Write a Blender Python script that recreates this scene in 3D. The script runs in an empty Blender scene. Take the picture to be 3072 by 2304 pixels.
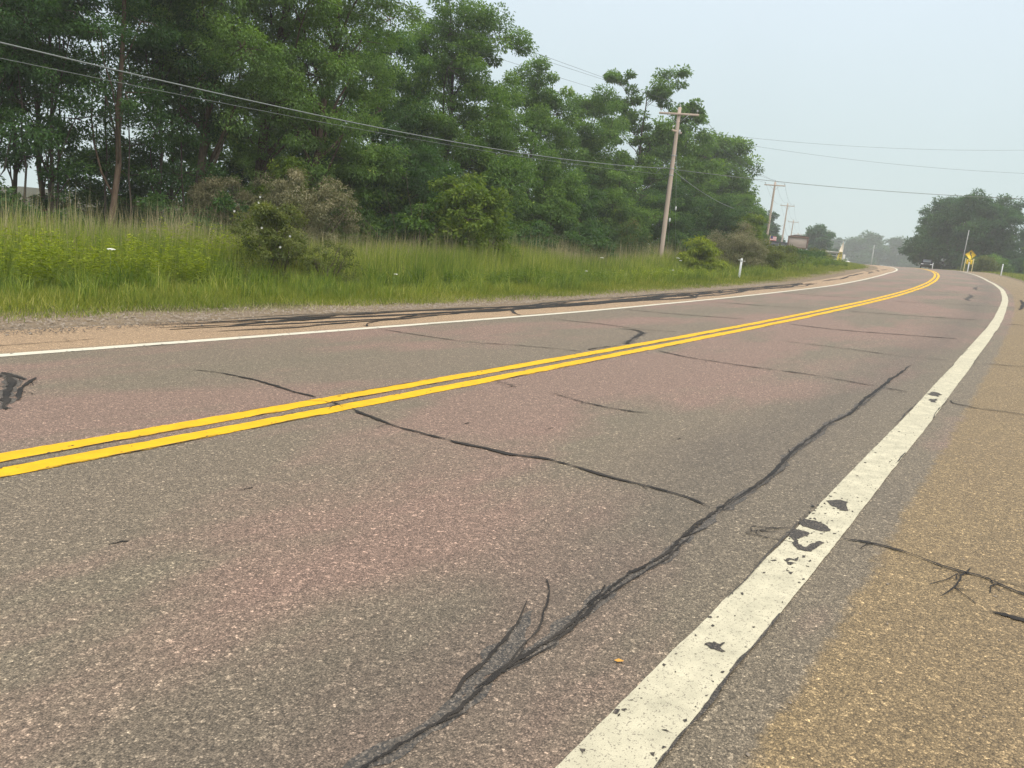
import bpy, math, random
import numpy as np
from mathutils import Vector, Matrix

# ------------------------------------------------------------------ camera, world, sun, exposure
scene = bpy.context.scene
C = scene.collection
random.seed(5)
R = math.radians
FPX, PITCH, ROLL, EYE = 2307.0, R(10.25), R(5.6), 1.2544
cd = bpy.data.cameras.new('camera'); cam = bpy.data.objects.new('camera', cd); C.objects.link(cam)
cd.sensor_fit = 'HORIZONTAL'; cd.sensor_width = 36.0; cd.lens = 36.0 * FPX / 3072.0
cd.clip_start = 0.05; cd.clip_end = 3000
fwd = Vector((0, math.cos(PITCH), -math.sin(PITCH))); rgt = Vector((1, 0, 0)); upv = rgt.cross(fwd)
rr = rgt * math.cos(ROLL) + upv * math.sin(ROLL); uu = upv * math.cos(ROLL) - rgt * math.sin(ROLL)
cam.matrix_world = Matrix(((rr.x, uu.x, -fwd.x, 0), (rr.y, uu.y, -fwd.y, 0), (rr.z, uu.z, -fwd.z, EYE), (0, 0, 0, 1)))
scene.camera = cam

SUN_EL, SUN_AZ = R(58), R(150)          # azimuth measured from +Y clockwise
world = bpy.data.worlds.new('World'); scene.world = world; world.use_nodes = True
wt = world.node_tree; wn = wt.nodes; wl = wt.links; wn.clear()
wo = wn.new('ShaderNodeOutputWorld'); bg = wn.new('ShaderNodeBackground'); bg.inputs['Strength'].default_value = 0.1
sky = wn.new('ShaderNodeTexSky'); sky.sky_type = 'NISHITA'; sky.sun_disc = False
sky.sun_elevation = SUN_EL; sky.sun_rotation = SUN_AZ; sky.dust_density = 8; sky.air_density = 1.0; sky.ozone_density = 1.0
tc = wn.new('ShaderNodeTexCoord'); sx = wn.new('ShaderNodeSeparateXYZ'); wl.new(tc.outputs['Generated'], sx.inputs[0])
rp = wn.new('ShaderNodeValToRGB'); wl.new(sx.outputs['Z'], rp.inputs[0])
rp.color_ramp.elements[0].position = 0.0; rp.color_ramp.elements[0].color = (0.41, 0.485, 0.48, 1)
rp.color_ramp.elements[1].position = 0.75; rp.color_ramp.elements[1].color = (1.0, 1.0, .99, 1)
e = rp.color_ramp.elements.new(0.12); e.color = (0.41, 0.485, 0.492, 1)
e = rp.color_ramp.elements.new(0.38); e.color = (0.495, 0.565, 0.635, 1)
nz = wn.new('ShaderNodeTexNoise'); nz.inputs['Scale'].default_value = 3.5; nz.inputs['Detail'].default_value = 3; wl.new(tc.outputs['Generated'], nz.inputs['Vector'])
mr = wn.new('ShaderNodeMapRange'); mr.inputs[3].default_value = .955; mr.inputs[4].default_value = 1.045; wl.new(nz.outputs['Fac'], mr.inputs[0])
sc10 = wn.new('ShaderNodeMix'); sc10.data_type = 'RGBA'; sc10.blend_type = 'MULTIPLY'; sc10.inputs[0].default_value = 1
vm = wn.new('ShaderNodeVectorMath'); vm.operation = 'SCALE'; wl.new(rp.outputs[0], vm.inputs[0]); wl.new(mr.outputs[0], vm.inputs['Scale']); wl.new(vm.outputs[0], sc10.inputs[6]); sc10.inputs[7].default_value = (13.5, 13.5, 13.5, 1)
mx = wn.new('ShaderNodeMix'); mx.data_type = 'RGBA'; mx.inputs[0].default_value = 0.92     # smoke-veiled overcast over the clear sky
wl.new(sky.outputs[0], mx.inputs[6]); wl.new(sc10.outputs[2], mx.inputs[7])
wl.new(mx.outputs[2], bg.inputs[0]); wl.new(bg.outputs[0], wo.inputs[0])

sl = bpy.data.lights.new('sun', 'SUN'); sl.energy = 1.5; sl.angle = R(22); sl.color = (1.0, 0.93, 0.82)
so = bpy.data.objects.new('sun', sl); C.objects.link(so)
sd_ = Vector((math.sin(SUN_AZ) * math.cos(SUN_EL), math.cos(SUN_AZ) * math.cos(SUN_EL), math.sin(SUN_EL)))
so.rotation_euler = sd_.to_track_quat('Z', 'Y').to_euler()
so.location = (0, -20, 60)
vs = scene.view_settings; vs.view_transform = 'Standard'; vs.look = 'None'; vs.exposure = 0.35; vs.gamma = 1.0
cy = scene.cycles; cy.max_bounces = 6; cy.diffuse_bounces = 3; cy.glossy_bounces = 2; cy.transmission_bounces = 3
cy.transparent_max_bounces = 4; cy.volume_bounces = 1; cy.use_denoising = True; cy.caustics_reflective = False; cy.caustics_refractive = False
try: cy.denoiser = 'OPENIMAGEDENOISE'
except Exception: pass

# ------------------------------------------------------------------ road alignment (metres along s, metres left d)
KS = [-15, 8, 35, 65, 100, 140]
KK = [-.0015, .0015, .0018, .0012, .0030, .0051]
KG = [.0229, .0279, .0310, .0320, .0288, .0087]
KB = [.0200, .0563, .0593, .0180, .0489, .0217]
S = np.arange(-60, 720.01, .5)
kk = np.interp(S, KS + [165, 720], KK + [0, 0]); kk[S < -15] = 0
gg = np.interp(S, KS + [165, 190, 260, 720], KG + [-.02, -.02, 0, 0])
bb = np.interp(S, KS, KB)
i0 = int(np.argmin(abs(S)))
th = np.cumsum(kk) * .5; th += .983 - th[i0]
CX = np.cumsum(np.cos(th)) * .5; CX += .0696 - CX[i0]
CY = np.cumsum(np.sin(th)) * .5; CY += 7.8072 - CY[i0]
CZ = np.cumsum(gg) * .5; CZ -= CZ[i0]

def softclip(d, lo, hi):
    return np.clip(d, lo, hi)
def S2W(s, d, dz=0.0):
    """world point of road coordinates (arrays allowed), on the terrain surface"""
    s = np.asarray(s, float); d = np.asarray(d, float)
    t = np.interp(s, S, th)
    x = np.interp(s, S, CX) - np.sin(t) * d; y = np.interp(s, S, CY) + np.cos(t) * d
    z = np.interp(s, S, CZ) - np.interp(s, S, bb) * softclip(d, -8, 13)
    z = z + np.where(d > 13, np.minimum(d - 13, 25) * -.004, 0) + dz
    return np.stack([x, y, z], -1)
def W2S(x, y):
    j = int(np.argmin((CX - x) ** 2 + (CY - y) ** 2))
    vx, vy = x - CX[j], y - CY[j]
    return S[j] + vx * math.cos(th[j]) + vy * math.sin(th[j]), -vx * math.sin(th[j]) + vy * math.cos(th[j])
def ground(x, y):
    s, d = W2S(x, y); return float(S2W(s, d)[2])
def P3(x, y, dz=0): return Vector((x, y, ground(x, y) + dz))

# ------------------------------------------------------------------ materials
MATS = {}
def newmat(name):
    m = bpy.data.materials.new(name); m.use_nodes = True; MATS[name] = m
    nt = m.node_tree; nt.nodes.clear()
    out = nt.nodes.new('ShaderNodeOutputMaterial')
    return m, nt, out
class NT:
    def __init__(s, nt): s.nt = nt
    def n(s, t, **kw):
        o = s.nt.nodes.new(t)
        for k, v in kw.items(): setattr(o, k, v)
        return o
    def l(s, a, b): s.nt.links.new(a, b)
    def math(s, op, a, b=None, c=None, clamp=False):
        o = s.n('ShaderNodeMath', operation=op); o.use_clamp = clamp
        for i, v in enumerate((a, b, c)):
            if v is None: continue
            if isinstance(v, (int, float)): o.inputs[i].default_value = v
            else: s.l(v, o.inputs[i])
        return o.outputs[0]
    def mix(s, fac, a, b, mode='MIX'):
        o = s.n('ShaderNodeMix'); o.data_type = 'RGBA'; o.blend_type = mode
        for i, v in ((0, fac), (6, a), (7, b)):
            if isinstance(v, (int, float)): o.inputs[i].default_value = v if i == 0 else (v, v, v, 1)
            elif isinstance(v, tuple): o.inputs[i].default_value = v if len(v) == 4 else (*v, 1)
            else: s.l(v, o.inputs[i])
        return o.outputs[2]
    def ramp(s, fac, stops, interp='LINEAR'):
        o = s.n('ShaderNodeValToRGB'); cr = o.color_ramp; cr.interpolation = interp
        while len(cr.elements) < len(stops): cr.elements.new(0.5)
        for e, (p, c) in zip(cr.elements, stops):
            e.position = p; e.color = (c, c, c, 1) if isinstance(c, (int, float)) else (*c, 1)
        s.l(fac, o.inputs[0]); return o.outputs[0]
    def noise(s, vec, scale, detail=3, rough=.55, dim='3D'):
        o = s.n('ShaderNodeTexNoise'); o.noise_dimensions = dim
        o.inputs['Scale'].default_value = scale; o.inputs['Detail'].default_value = detail; o.inputs['Roughness'].default_value = rough
        if vec is not None: s.l(vec, o.inputs['Vector'])
        return o.outputs['Fac']
    def mapping(s, vec, scale):
        o = s.n('ShaderNodeMapping'); o.inputs['Scale'].default_value = scale; s.l(vec, o.inputs[0]); return o.outputs[0]
    def bsdf(s, out, col, rough=.7, bump=None, bdist=.01, bstr=.5, spec=.5, metal=0.0):
        b = s.n('ShaderNodeBsdfPrincipled')
        if isinstance(col, tuple): b.inputs['Base Color'].default_value = (*col, 1)
        else: s.l(col, b.inputs['Base Color'])
        if isinstance(rough, (int, float)): b.inputs['Roughness'].default_value = rough
        else: s.l(rough, b.inputs['Roughness'])
        b.inputs['Specular IOR Level'].default_value = spec; b.inputs['Metallic'].default_value = metal
        if bump is not None:
            bp = s.n('ShaderNodeBump'); bp.inputs['Distance'].default_value = bdist; bp.inputs['Strength'].default_value = bstr
            s.l(bump, bp.inputs['Height']); s.l(bp.outputs[0], b.inputs['Normal'])
        s.l(b.outputs[0], out.inputs['Surface']); return b

def plain(name, col, rough=.6, var=.18, scale=6.0, metal=0.0, spec=.4, bump=0.0):
    m, nt, out = newmat(name); N = NT(nt)
    tco = N.n('ShaderNodeTexCoord').outputs['Object']
    f = N.noise(tco, scale, 4)
    c = N.mix(f, tuple(max(0, x * (1 - var)) for x in col), tuple(min(1, x * (1 + var)) for x in col))
    N.bsdf(out, c, rough, bump=f if bump else None, bdist=bump or .01, spec=spec, metal=metal); return m

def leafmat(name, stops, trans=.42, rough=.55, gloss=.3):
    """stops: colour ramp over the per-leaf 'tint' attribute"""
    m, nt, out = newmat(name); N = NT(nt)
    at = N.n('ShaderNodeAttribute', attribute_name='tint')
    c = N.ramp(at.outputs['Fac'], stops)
    b = N.n('ShaderNodeBsdfPrincipled'); N.l(c, b.inputs['Base Color']); b.inputs['Roughness'].default_value = rough; b.inputs['Specular IOR Level'].default_value = gloss
    t = N.n('ShaderNodeBsdfTranslucent'); tcx = N.mix(1.0, c, (1.25, 1.3, .55), 'MULTIPLY'); N.l(tcx, t.inputs['Color'])
    ms = N.n('ShaderNodeMixShader'); ms.inputs[0].default_value = trans
    N.l(b.outputs[0], ms.inputs[1]); N.l(t.outputs[0], ms.inputs[2]); N.l(ms.outputs[0], out.inputs['Surface'])
    return m

def road_material():
    m, nt, out = newmat('asphalt'); N = NT(nt)
    uv = N.n('ShaderNodeUVMap').outputs[0]
    sp = N.n('ShaderNodeSeparateXYZ'); N.l(uv, sp.inputs[0]); d = sp.outputs['Y']
    big = N.noise(N.mapping(uv, (.16, .42, 1)), 1.0, 3, .5)
    med = N.noise(N.mapping(uv, (.9, 2.2, 1)), 1.3, 4, .6)
    b2 = N.math('ADD', N.math('MULTIPLY', big, .82), N.math('MULTIPLY', med, .18))
    pink = (.180, .121, .096); olive = (.134, .113, .081); slate = (.104, .090, .070)
    base = N.ramp(b2, [(.30, slate), (.40, olive), (.47, olive), (.55, pink), (.8, pink)])
    # wheel paths: polished, slightly paler bands
    wp = N.math('ABSOLUTE', N.math('SINE', N.math('MULTIPLY', d, math.pi / 1.8)))
    base = N.mix(N.math('MULTIPLY', wp, .25), base, (.160, .118, .091))
    # oil-dark streak along the right wheel path near the seam
    wob = N.math('ADD', d, N.math('MULTIPLY', N.math('SUBTRACT', big, .5), 1.1))
    seam = N.math('SUBTRACT', 1.0, N.math('MULTIPLY', N.math('ABSOLUTE', N.math('ADD', wob, 3.0)), 1.5), clamp=True)
    base = N.mix(N.math('MULTIPLY', seam, .55), base, (.085, .073, .057))
    # shoulders: tan chip seal
    edge = N.math('ADD', d, N.math('MULTIPLY', N.math('SUBTRACT', med, .5), .5))
    fin = N.noise(uv, 14, 3, .6)
    edr = N.math('ADD', N.math('ADD', d, N.math('MULTIPLY', N.math('SUBTRACT', med, .5), .16)), N.math('MULTIPLY', N.math('SUBTRACT', fin, .5), .12))
    shr = N.ramp(N.math('ADD', edr, 4.6), [(.685, 1.0), (.735, 0.0)])
    tan = N.mix(med, (.190, .140, .072), (.150, .110, .062))
    base = N.mix(shr, base, tan)
    shl = N.ramp(N.math('SUBTRACT', edge, 3.4), [(.22, 0.0), (.42, 1.0)])
    tanl = N.mix(big, (.30, .21, .125), (.24, .17, .11))
    base = N.mix(shl, base, tanl)
    # stones
    v = N.n('ShaderNodeTexVoronoi'); v.voronoi_dimensions = '2D'; v.inputs['Scale'].default_value = 190; N.l(uv, v.inputs['Vector'])
    sv = N.n('ShaderNodeSeparateColor'); N.l(v.outputs['Color'], sv.inputs[0])
    st = N.ramp(sv.outputs[0], [(0, .48), (.35, .82), (.70, 1.0), (.88, 1.25), (.95, 1.6), (1, 2.2)])
    dark = N.ramp(v.outputs['Distance'], [(.30, 1.0), (.75, .52)])
    v2 = N.n('ShaderNodeTexVoronoi'); v2.voronoi_dimensions = '2D'; v2.inputs['Scale'].default_value = 85; N.l(uv, v2.inputs['Vector'])
    s2 = N.n('ShaderNodeSeparateColor'); N.l(v2.outputs['Color'], s2.inputs[0])
    st2 = N.ramp(s2.outputs[1], [(0, .70), (.5, .98), (.90, 1.05), (.96, 1.5), (1, 2.0)])
    col = N.mix(1.0, base, st, 'MULTIPLY'); col = N.mix(1.0, col, dark, 'MULTIPLY'); col = N.mix(1.0, col, st2, 'MULTIPLY')
    col = N.mix(1.0, col, (1.60, 1.54, 1.47), 'MULTIPLY')
    hb = N.math('SUBTRACT', N.math('MULTIPLY', sv.outputs[1], .6), v.outputs['Distance'])
    N.bsdf(out, col, .72, bump=hb, bdist=.006, bstr=.5, spec=.5)
    return m

def paint_material(name, col, dirt, wear):
    m, nt, out = newmat(name); N = NT(nt)
    uv = N.n('ShaderNodeUVMap').outputs[0]
    a = N.noise(uv, 9, 5, .6); b = N.noise(uv, 60, 4, .65); g = N.noise(uv, 1.1, 3)
    v = N.n('ShaderNodeTexVoronoi'); v.voronoi_dimensions = '2D'; v.inputs['Scale'].default_value = 190; N.l(uv, v.inputs['Vector'])
    c = N.mix(N.ramp(a, [(.35, 0.0), (.75, 1.0)]), col, dirt)
    c = N.mix(N.math('MULTIPLY', N.ramp(g, [(.4, 0.0), (.7, 1.0)]), .35), c, dirt)
    pit = N.ramp(N.math('ADD', N.math('MULTIPLY', b, .8), N.math('MULTIPLY', v.outputs['Distance'], .28)), [(wear, 0.0), (wear + .05, 1.0)])
    c = N.mix(N.math('MULTIPLY', pit, .75), c, (.16, .135, .11))
    N.bsdf(out, c, .7, bump=v.outputs['Distance'], bdist=.003, bstr=.35, spec=.3); return m

def tar_material():
    m, nt, out = newmat('tar'); N = NT(nt)
    uv = N.n('ShaderNodeUVMap').outputs[0]
    a = N.noise(uv, 30, 4, .6); b = N.noise(uv, 3, 3)
    c = N.mix(a, (.012, .011, .011), (.040, .036, .033)); c = N.mix(N.ramp(b, [(.45, 0.0), (.7, .6)]), c, (.075, .065, .055))
    N.bsdf(out, c, N.ramp(b, [(.3, .6), (.7, .85)]), bump=a, bdist=.004, bstr=.5, spec=.15); return m

def faded_tar(name='faded_tar', k=1.0):
    m, nt, out = newmat(name); N = NT(nt)
    uv = N.n('ShaderNodeUVMap').outputs[0]
    v = N.n('ShaderNodeTexVoronoi'); v.voronoi_dimensions = '2D'; v.inputs['Scale'].default_value = 190; N.l(uv, v.inputs['Vector'])
    sv = N.n('ShaderNodeSeparateColor'); N.l(v.outputs['Color'], sv.inputs[0])
    c = N.ramp(sv.outputs[0], [(0, .03 * k), (.5, (.058 * k, .050 * k, .042 * k)), (.85, (.095 * k, .08 * k, .065 * k)), (1, (.16 * k, .135 * k, .11 * k))])
    N.bsdf(out, c, .7, bump=v.outputs['Distance'], bdist=.004, bstr=.4, spec=.3); return m

def ground_material():
    m, nt, out = newmat('verge_soil'); N = NT(nt)
    uv = N.n('ShaderNodeUVMap').outputs[0]
    sp = N.n('ShaderNodeSeparateXYZ'); N.l(uv, sp.inputs[0]); d = sp.outputs['Y']
    a = N.noise(uv, .8, 4); b = N.noise(uv, 6, 4); c_ = N.noise(uv, 40, 3)
    grass = N.mix(a, (.075, .085, .022), (.125, .12, .035)); grass = N.mix(b, grass, (.06, .062, .022))
    v = N.n('ShaderNodeTexVoronoi'); v.inputs['Scale'].default_value = 45; N.l(uv, v.inputs['Vector'])
    sv = N.n('ShaderNodeSeparateColor'); N.l(v.outputs['Color'], sv.inputs[0])
    grav = N.mix(sv.outputs[0], (.12, .095, .07), (.30, .235, .17)); grav = N.mix(N.ramp(b, [(.45, 0.0), (.65, .75)]), grav, (.21, .155, .095))
    e = N.math('ADD', d, N.math('MULTIPLY', N.math('SUBTRACT', N.math('ADD', N.math('MULTIPLY', a, .6), N.math('MULTIPLY', b, .4)), .5), 2.2))
    gl = N.ramp(N.math('MULTIPLY', N.math('SUBTRACT', e, 6.2), .5, clamp=True), [(.25, 1.0), (.7, 0.0)])
    gr = N.ramp(N.math('MULTIPLY', N.math('ADD', e, 7.6), .5, clamp=True), [(.3, 0.0), (.6, 1.0)])
    f = N.math('MULTIPLY', gl, gr)
    col = N.mix(f, grass, grav)
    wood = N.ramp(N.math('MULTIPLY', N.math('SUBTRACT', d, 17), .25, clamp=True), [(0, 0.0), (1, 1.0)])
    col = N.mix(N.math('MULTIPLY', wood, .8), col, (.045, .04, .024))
    N.bsdf(out, col, .95, bump=c_, bdist=.03, bstr=.6, spec=.1); return m

def bark_material(name, c1, c2):
    m, nt, out = newmat(name); N = NT(nt)
    o = N.n('ShaderNodeTexCoord').outputs['Object']
    a = N.noise(N.mapping(o, (9, 9, 1.6)), 1.5, 5, .65); b = N.noise(o, .7, 3)
    c = N.mix(N.ramp(a, [(.35, 0.0), (.65, 1.0)]), c1, c2); c = N.mix(N.math('MULTIPLY', b, .5), c, tuple(x * .6 for x in c2))
    N.bsdf(out, c, .9, bump=a, bdist=.03, bstr=.8, spec=.15); return m

def wood_pole_material():
    m, nt, out = newmat('weathered_pole_wood'); N = NT(nt)
    o = N.n('ShaderNodeTexCoord').outputs['Object']
    a = N.noise(N.mapping(o, (22, 22, .8)), 1.2, 5, .6); b = N.noise(N.mapping(o, (3, 3, .5)), 1.0, 3)
    c = N.mix(a, (.34, .26, .21), (.70, .59, .50)); c = N.mix(N.math('MULTIPLY', b, .55), c, (.46, .33, .26))
    N.bsdf(out, c, .9, bump=a, bdist=.01, bstr=.6, spec=.15); return m

road_m = road_material(); white_m = paint_material('white_paint', (.60, .55, .40), (.40, .37, .27), .60)
white2_m = paint_material('white_paint_fresh', (.66, .62, .50), (.56, .52, .42), .76)
yellow_m = paint_material('yellow_paint', (.78, .455, .003), (.64, .345, .006), .70)
tar_m = tar_material(); ftar_m = faded_tar(); stain_m = faded_tar('oil_stain', 1.4); ground_m = ground_material()
bark_m = bark_material('bark', (.055, .045, .035), (.125, .10, .078)); bark2_m = bark_material('bark_brown', (.085, .057, .040), (.185, .130, .092))
pole_m = wood_pole_material()
maple_m = leafmat('leaf_mid_green', [(0, (0.054, 0.107, 0.028)), (.45, (0.107, 0.202, 0.039)), (.85, (0.200, 0.318, 0.055)), (1, (0.347, 0.432, 0.091))])
deep_m = leafmat('leaf_deep_green', [(0, (0.030, 0.073, 0.024)), (.5, (0.060, 0.134, 0.034)), (.9, (0.114, 0.207, 0.045)), (1, (0.188, 0.267, 0.057))])
ash_m = leafmat('leaf_ash_green', [(0, (0.081, 0.143, 0.042)), (.45, (0.163, 0.272, 0.066)), (.85, (0.265, 0.399, 0.093)), (1, (0.477, 0.491, 0.135))])
lime_m = leafmat('leaf_light_green', [(0, (0.064, 0.112, 0.014)), (.5, (0.136, 0.209, 0.025)), (1, (0.271, 0.320, 0.034))])
olive_m = leafmat('leaf_olive_brown', [(0, (.12, .13, .065)), (.45, (.23, .22, .12)), (.8, (.33, .295, .185)), (1, (.44, .38, .26))], trans=.25)
rust_m = leafmat('leaf_rusty_green', [(0, (.055, .105, .03)), (.62, (.085, .145, .04)), (.88, (.20, .155, .05)), (1, (.27, .15, .07))])
rose_m = leafmat('leaf_rose', [(0, (.070, .095, .022)), (.5, (.135, .165, .040)), (1, (.25, .25, .075))])
weed_m = leafmat('leaf_goldenrod', [(0, (0.107, 0.152, 0.014)), (.5, (0.251, 0.311, 0.018)), (1, (0.440, 0.470, 0.034))], trans=.4)
grass_m = leafmat('grass_blade', [(0, (0.100, 0.165, 0.026)), (.5, (0.238, 0.300, 0.046)), (.85, (0.398, 0.408, 0.082)), (1, (0.570, 0.524, 0.180))], trans=.35)
mown_m = leafmat('mown_grass_blade', [(0, (0.099, 0.146, 0.018)), (.5, (0.217, 0.257, 0.032)), (.8, (0.334, 0.327, 0.058)), (1, (0.510, 0.463, 0.160))], trans=.3)
straw_m = leafmat('dry_straw', [(0, (0.192, 0.174, 0.084)), (.5, (0.336, 0.300, 0.162)), (1, (0.504, 0.432, 0.264))], trans=.2)
far_m = leafmat('leaf_far_green', [(0, (0.018, 0.060, 0.022)), (.5, (0.039, 0.110, 0.034)), (1, (0.089, 0.188, 0.047))])
stone_m = plain('gravel_stone', (.26, .215, .17), .9, .5, 30)
metal_m = plain('galvanised_metal', (.42, .43, .43), .45, .12, 8, metal=.6)
wire_m = plain('cable_jacket', (.055, .058, .06), .5, .2, 3)
cable_m = plain('weathered_cable', (.21, .23, .22), .5, .15, 2)
postw_m = plain('white_plastic', (.80, .81, .80), .45, .06, 4)
insul_m = plain('porcelain', (.42, .43, .42), .3, .1, 9)
signy_m = plain('sign_yellow', (.92, .62, .02), .45, .05, 2)
black_m = plain('sign_black', (.012, .012, .012), .5, .2, 3)
twig_m = plain('twig', (.11, .085, .06), .9, .3, 5)

# ------------------------------------------------------------------ mesh helpers
def link(o, parent=None):
    C.objects.link(o)
    if parent is not None: o.parent = parent
    return o
def mk(name, V, F, mat, parent=None, uv=None, tint=None, smooth=False):
    """V (n,3); F (m,k) constant k"""
    V = np.asarray(V, np.float32); F = np.asarray(F, np.int32)
    me = bpy.data.meshes.new(name); m, k = F.shape
    me.vertices.add(len(V)); me.vertices.foreach_set('co', V.ravel())
    me.loops.add(m * k); me.loops.foreach_set('vertex_index', F.ravel())
    me.polygons.add(m); me.polygons.foreach_set('loop_start', np.arange(0, m * k, k, dtype=np.int32))
    try: me.polygons.foreach_set('loop_total', np.full(m, k, np.int32))
    except Exception: pass
    if smooth: me.polygons.foreach_set('use_smooth', np.ones(m, bool))
    if uv is not None:
        ul = me.uv_layers.new(name='UVMap'); ul.data.foreach_set('uv', np.asarray(uv, np.float32)[F.ravel()].ravel())
    if tint is not None:
        a = me.attributes.new('tint', 'FLOAT', 'POINT'); a.data.foreach_set('value', np.asarray(tint, np.float32))
    me.update(calc_edges=True); me.validate()
    me.materials.append(mat)
    return link(bpy.data.objects.new(name, me), parent)
def tag(o, label, cat, group=None, kind=None):
    o['label'] = label; o['category'] = cat
    if group: o['group'] = group
    if kind: o['kind'] = kind
    return o
def thing(name, label, cat, loc=(0, 0, 0), rz=0, group=None):
    o = bpy.data.objects.new(name, None); C.objects.link(o); o.location = loc; o.rotation_euler = (0, 0, rz); o.empty_display_size = .3
    return tag(o, label, cat, group)
def copy_tree(o, parent=None):
    c = o.copy(); C.objects.link(c); c.parent = parent
    for ch in list(o.children): copy_tree(ch, c)
    return c

def tube(path, rad, k=7, cap=True):
    path = np.asarray(path, float); n = len(path); rad = np.broadcast_to(np.asarray(rad, float), (n,))
    t = np.gradient(path, axis=0); t /= np.linalg.norm(t, axis=1)[:, None] + 1e-9
    ref = np.where(abs(t[:, 2:3]) > .9, np.array([[1., 0, 0]]), np.array([[0, 0, 1.]]))
    a = np.cross(t, ref); a /= np.linalg.norm(a, axis=1)[:, None] + 1e-9; b = np.cross(t, a)
    an = np.arange(k) * 2 * math.pi / k
    V = path[:, None] + rad[:, None, None] * (a[:, None] * np.cos(an)[None, :, None] + b[:, None] * np.sin(an)[None, :, None])
    V = V.reshape(-1, 3); F = []
    i = np.arange(n - 1)[:, None] * k; j = np.arange(k)[None]; j2 = (j + 1) % k
    F = np.stack([i + j, i + j2, i + k + j2, i + k + j], -1).reshape(-1, 4)
    if cap:
        V = np.vstack([V, path[:1], path[-1:]]); c0, c1 = n * k, n * k + 1
        jj = np.arange(k); j2 = (jj + 1) % k
        F = np.vstack([F, np.stack([np.full(k, c0), j2, jj, np.full(k, c0)], -1) * 0 + np.stack([jj * 0 + c0, j2, jj, jj], -1) * 1,
                       np.stack([jj * 0 + c1, (n - 1) * k + jj, (n - 1) * k + j2, (n - 1) * k + j2], -1)])
    return V, F
def quads2tris(F):
    F = np.asarray(F); a = F[:, [0, 1, 2]]; b = F[:, [0, 2, 3]]
    b = b[b[:, 1] != b[:, 2]]; a = a[(a[:, 0] != a[:, 1]) & (a[:, 1] != a[:, 2])]
    return np.vstack([a, b])
class MB:
    """collects shapes for one mesh"""
    def __init__(s): s.V = []; s.F = []; s.n = 0
    def add(s, V, F):
        V = np.asarray(V, float); F = np.asarray(F)
        if F.shape[1] == 4: F = quads2tris(F)
        s.V.append(V); s.F.append(F + s.n); s.n += len(V); return s
    def tube(s, path, rad, k=7): return s.add(*tube(path, rad, k))
    def box(s, c, size, rot=None, bev=0.0):
        hx, hy, hz = [v / 2 for v in size]; c = np.asarray(c, float)
        b = min(bev, hx * .8, hy * .8, hz * .8)
        pts = []
        for sx_ in (-1, 1):
            for sy_ in (-1, 1):
                for sz_ in (-1, 1):
                    pts += [(sx_ * hx, sy_ * (hy - b), sz_ * (hz - b)), (sx_ * (hx - b), sy_ * hy, sz_ * (hz - b)), (sx_ * (hx - b), sy_ * (hy - b), sz_ * hz)]
        if b <= 0:
            pts = [(x * hx, y * hy, z * hz) for x in (-1, 1) for y in (-1, 1) for z in (-1, 1)]
        import bmesh
        bm = bmesh.new()
        for q in pts: bm.verts.new(q)
        bmesh.ops.convex_hull(bm, input=bm.verts); bmesh.ops.triangulate(bm, faces=bm.faces)
        bm.verts.index_update(); V = np.array([v.co[:] for v in bm.verts]); F = np.array([[v.index for v in f.verts] for f in bm.faces]); bm.free()
        if rot is not None: V = V @ np.array(rot.to_3x3()).T
        return s.add(V + c, F)
    def lathe(s, prof, c=(0, 0, 0), k=10):
        p = [(0, 0, z) for r, z in prof]
        V, F = tube(np.array(p) + np.array(c), [max(r, .0005) for r, z in prof], k); return s.add(V, F)
    def prism(s, poly, depth, M=None):
        """poly in xz, extruded along y by depth (centred)"""
        n = len(poly); V = [(x, -depth / 2, z) for x, z in poly] + [(x, depth / 2, z) for x, z in poly]
        import bmesh
        from mathutils.geometry import tessellate_polygon
        tri = tessellate_polygon([[Vector((x, z, 0)) for x, z in poly]])
        F = [list(t) for t in tri] + [[a + n for a in reversed(t)] for t in tri]
        for i in range(n): j = (i + 1) % n; F += [[i, j, j + n], [i, j + n, i + n]]
        V = np.array(V)
        if M is not None: V = np.array([(M @ Vector(v))[:] for v in V])
        return s.add(V, np.array(F))
    def build(s, name, mat, parent=None, smooth=False):
        return mk(name, np.vstack(s.V), np.vstack(s.F), mat, parent, smooth=smooth)

# ------------------------------------------------------------------ setting: ground sheet, road, paint, seals
def strip_grid(name, srows, dcols, mat, dz, parent=None, zfun=None):
    ss, dd = np.meshgrid(srows, dcols, indexing='ij')
    V = S2W(ss, dd, dz)
    if zfun is not None: V[..., 2] += zfun(ss, dd)
    nr, nc = ss.shape; uv = np.stack([ss, dd], -1).reshape(-1, 2)
    i = np.arange(nr - 1)[:, None] * nc; j = np.arange(nc - 1)[None]
    F = np.stack([i + j, i + nc + j, i + nc + j + 1, i + j + 1], -1).reshape(-1, 4)[:, ::-1]
    return mk(name, V.reshape(-1, 3), F, mat, parent, uv=uv, smooth=True)

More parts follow.
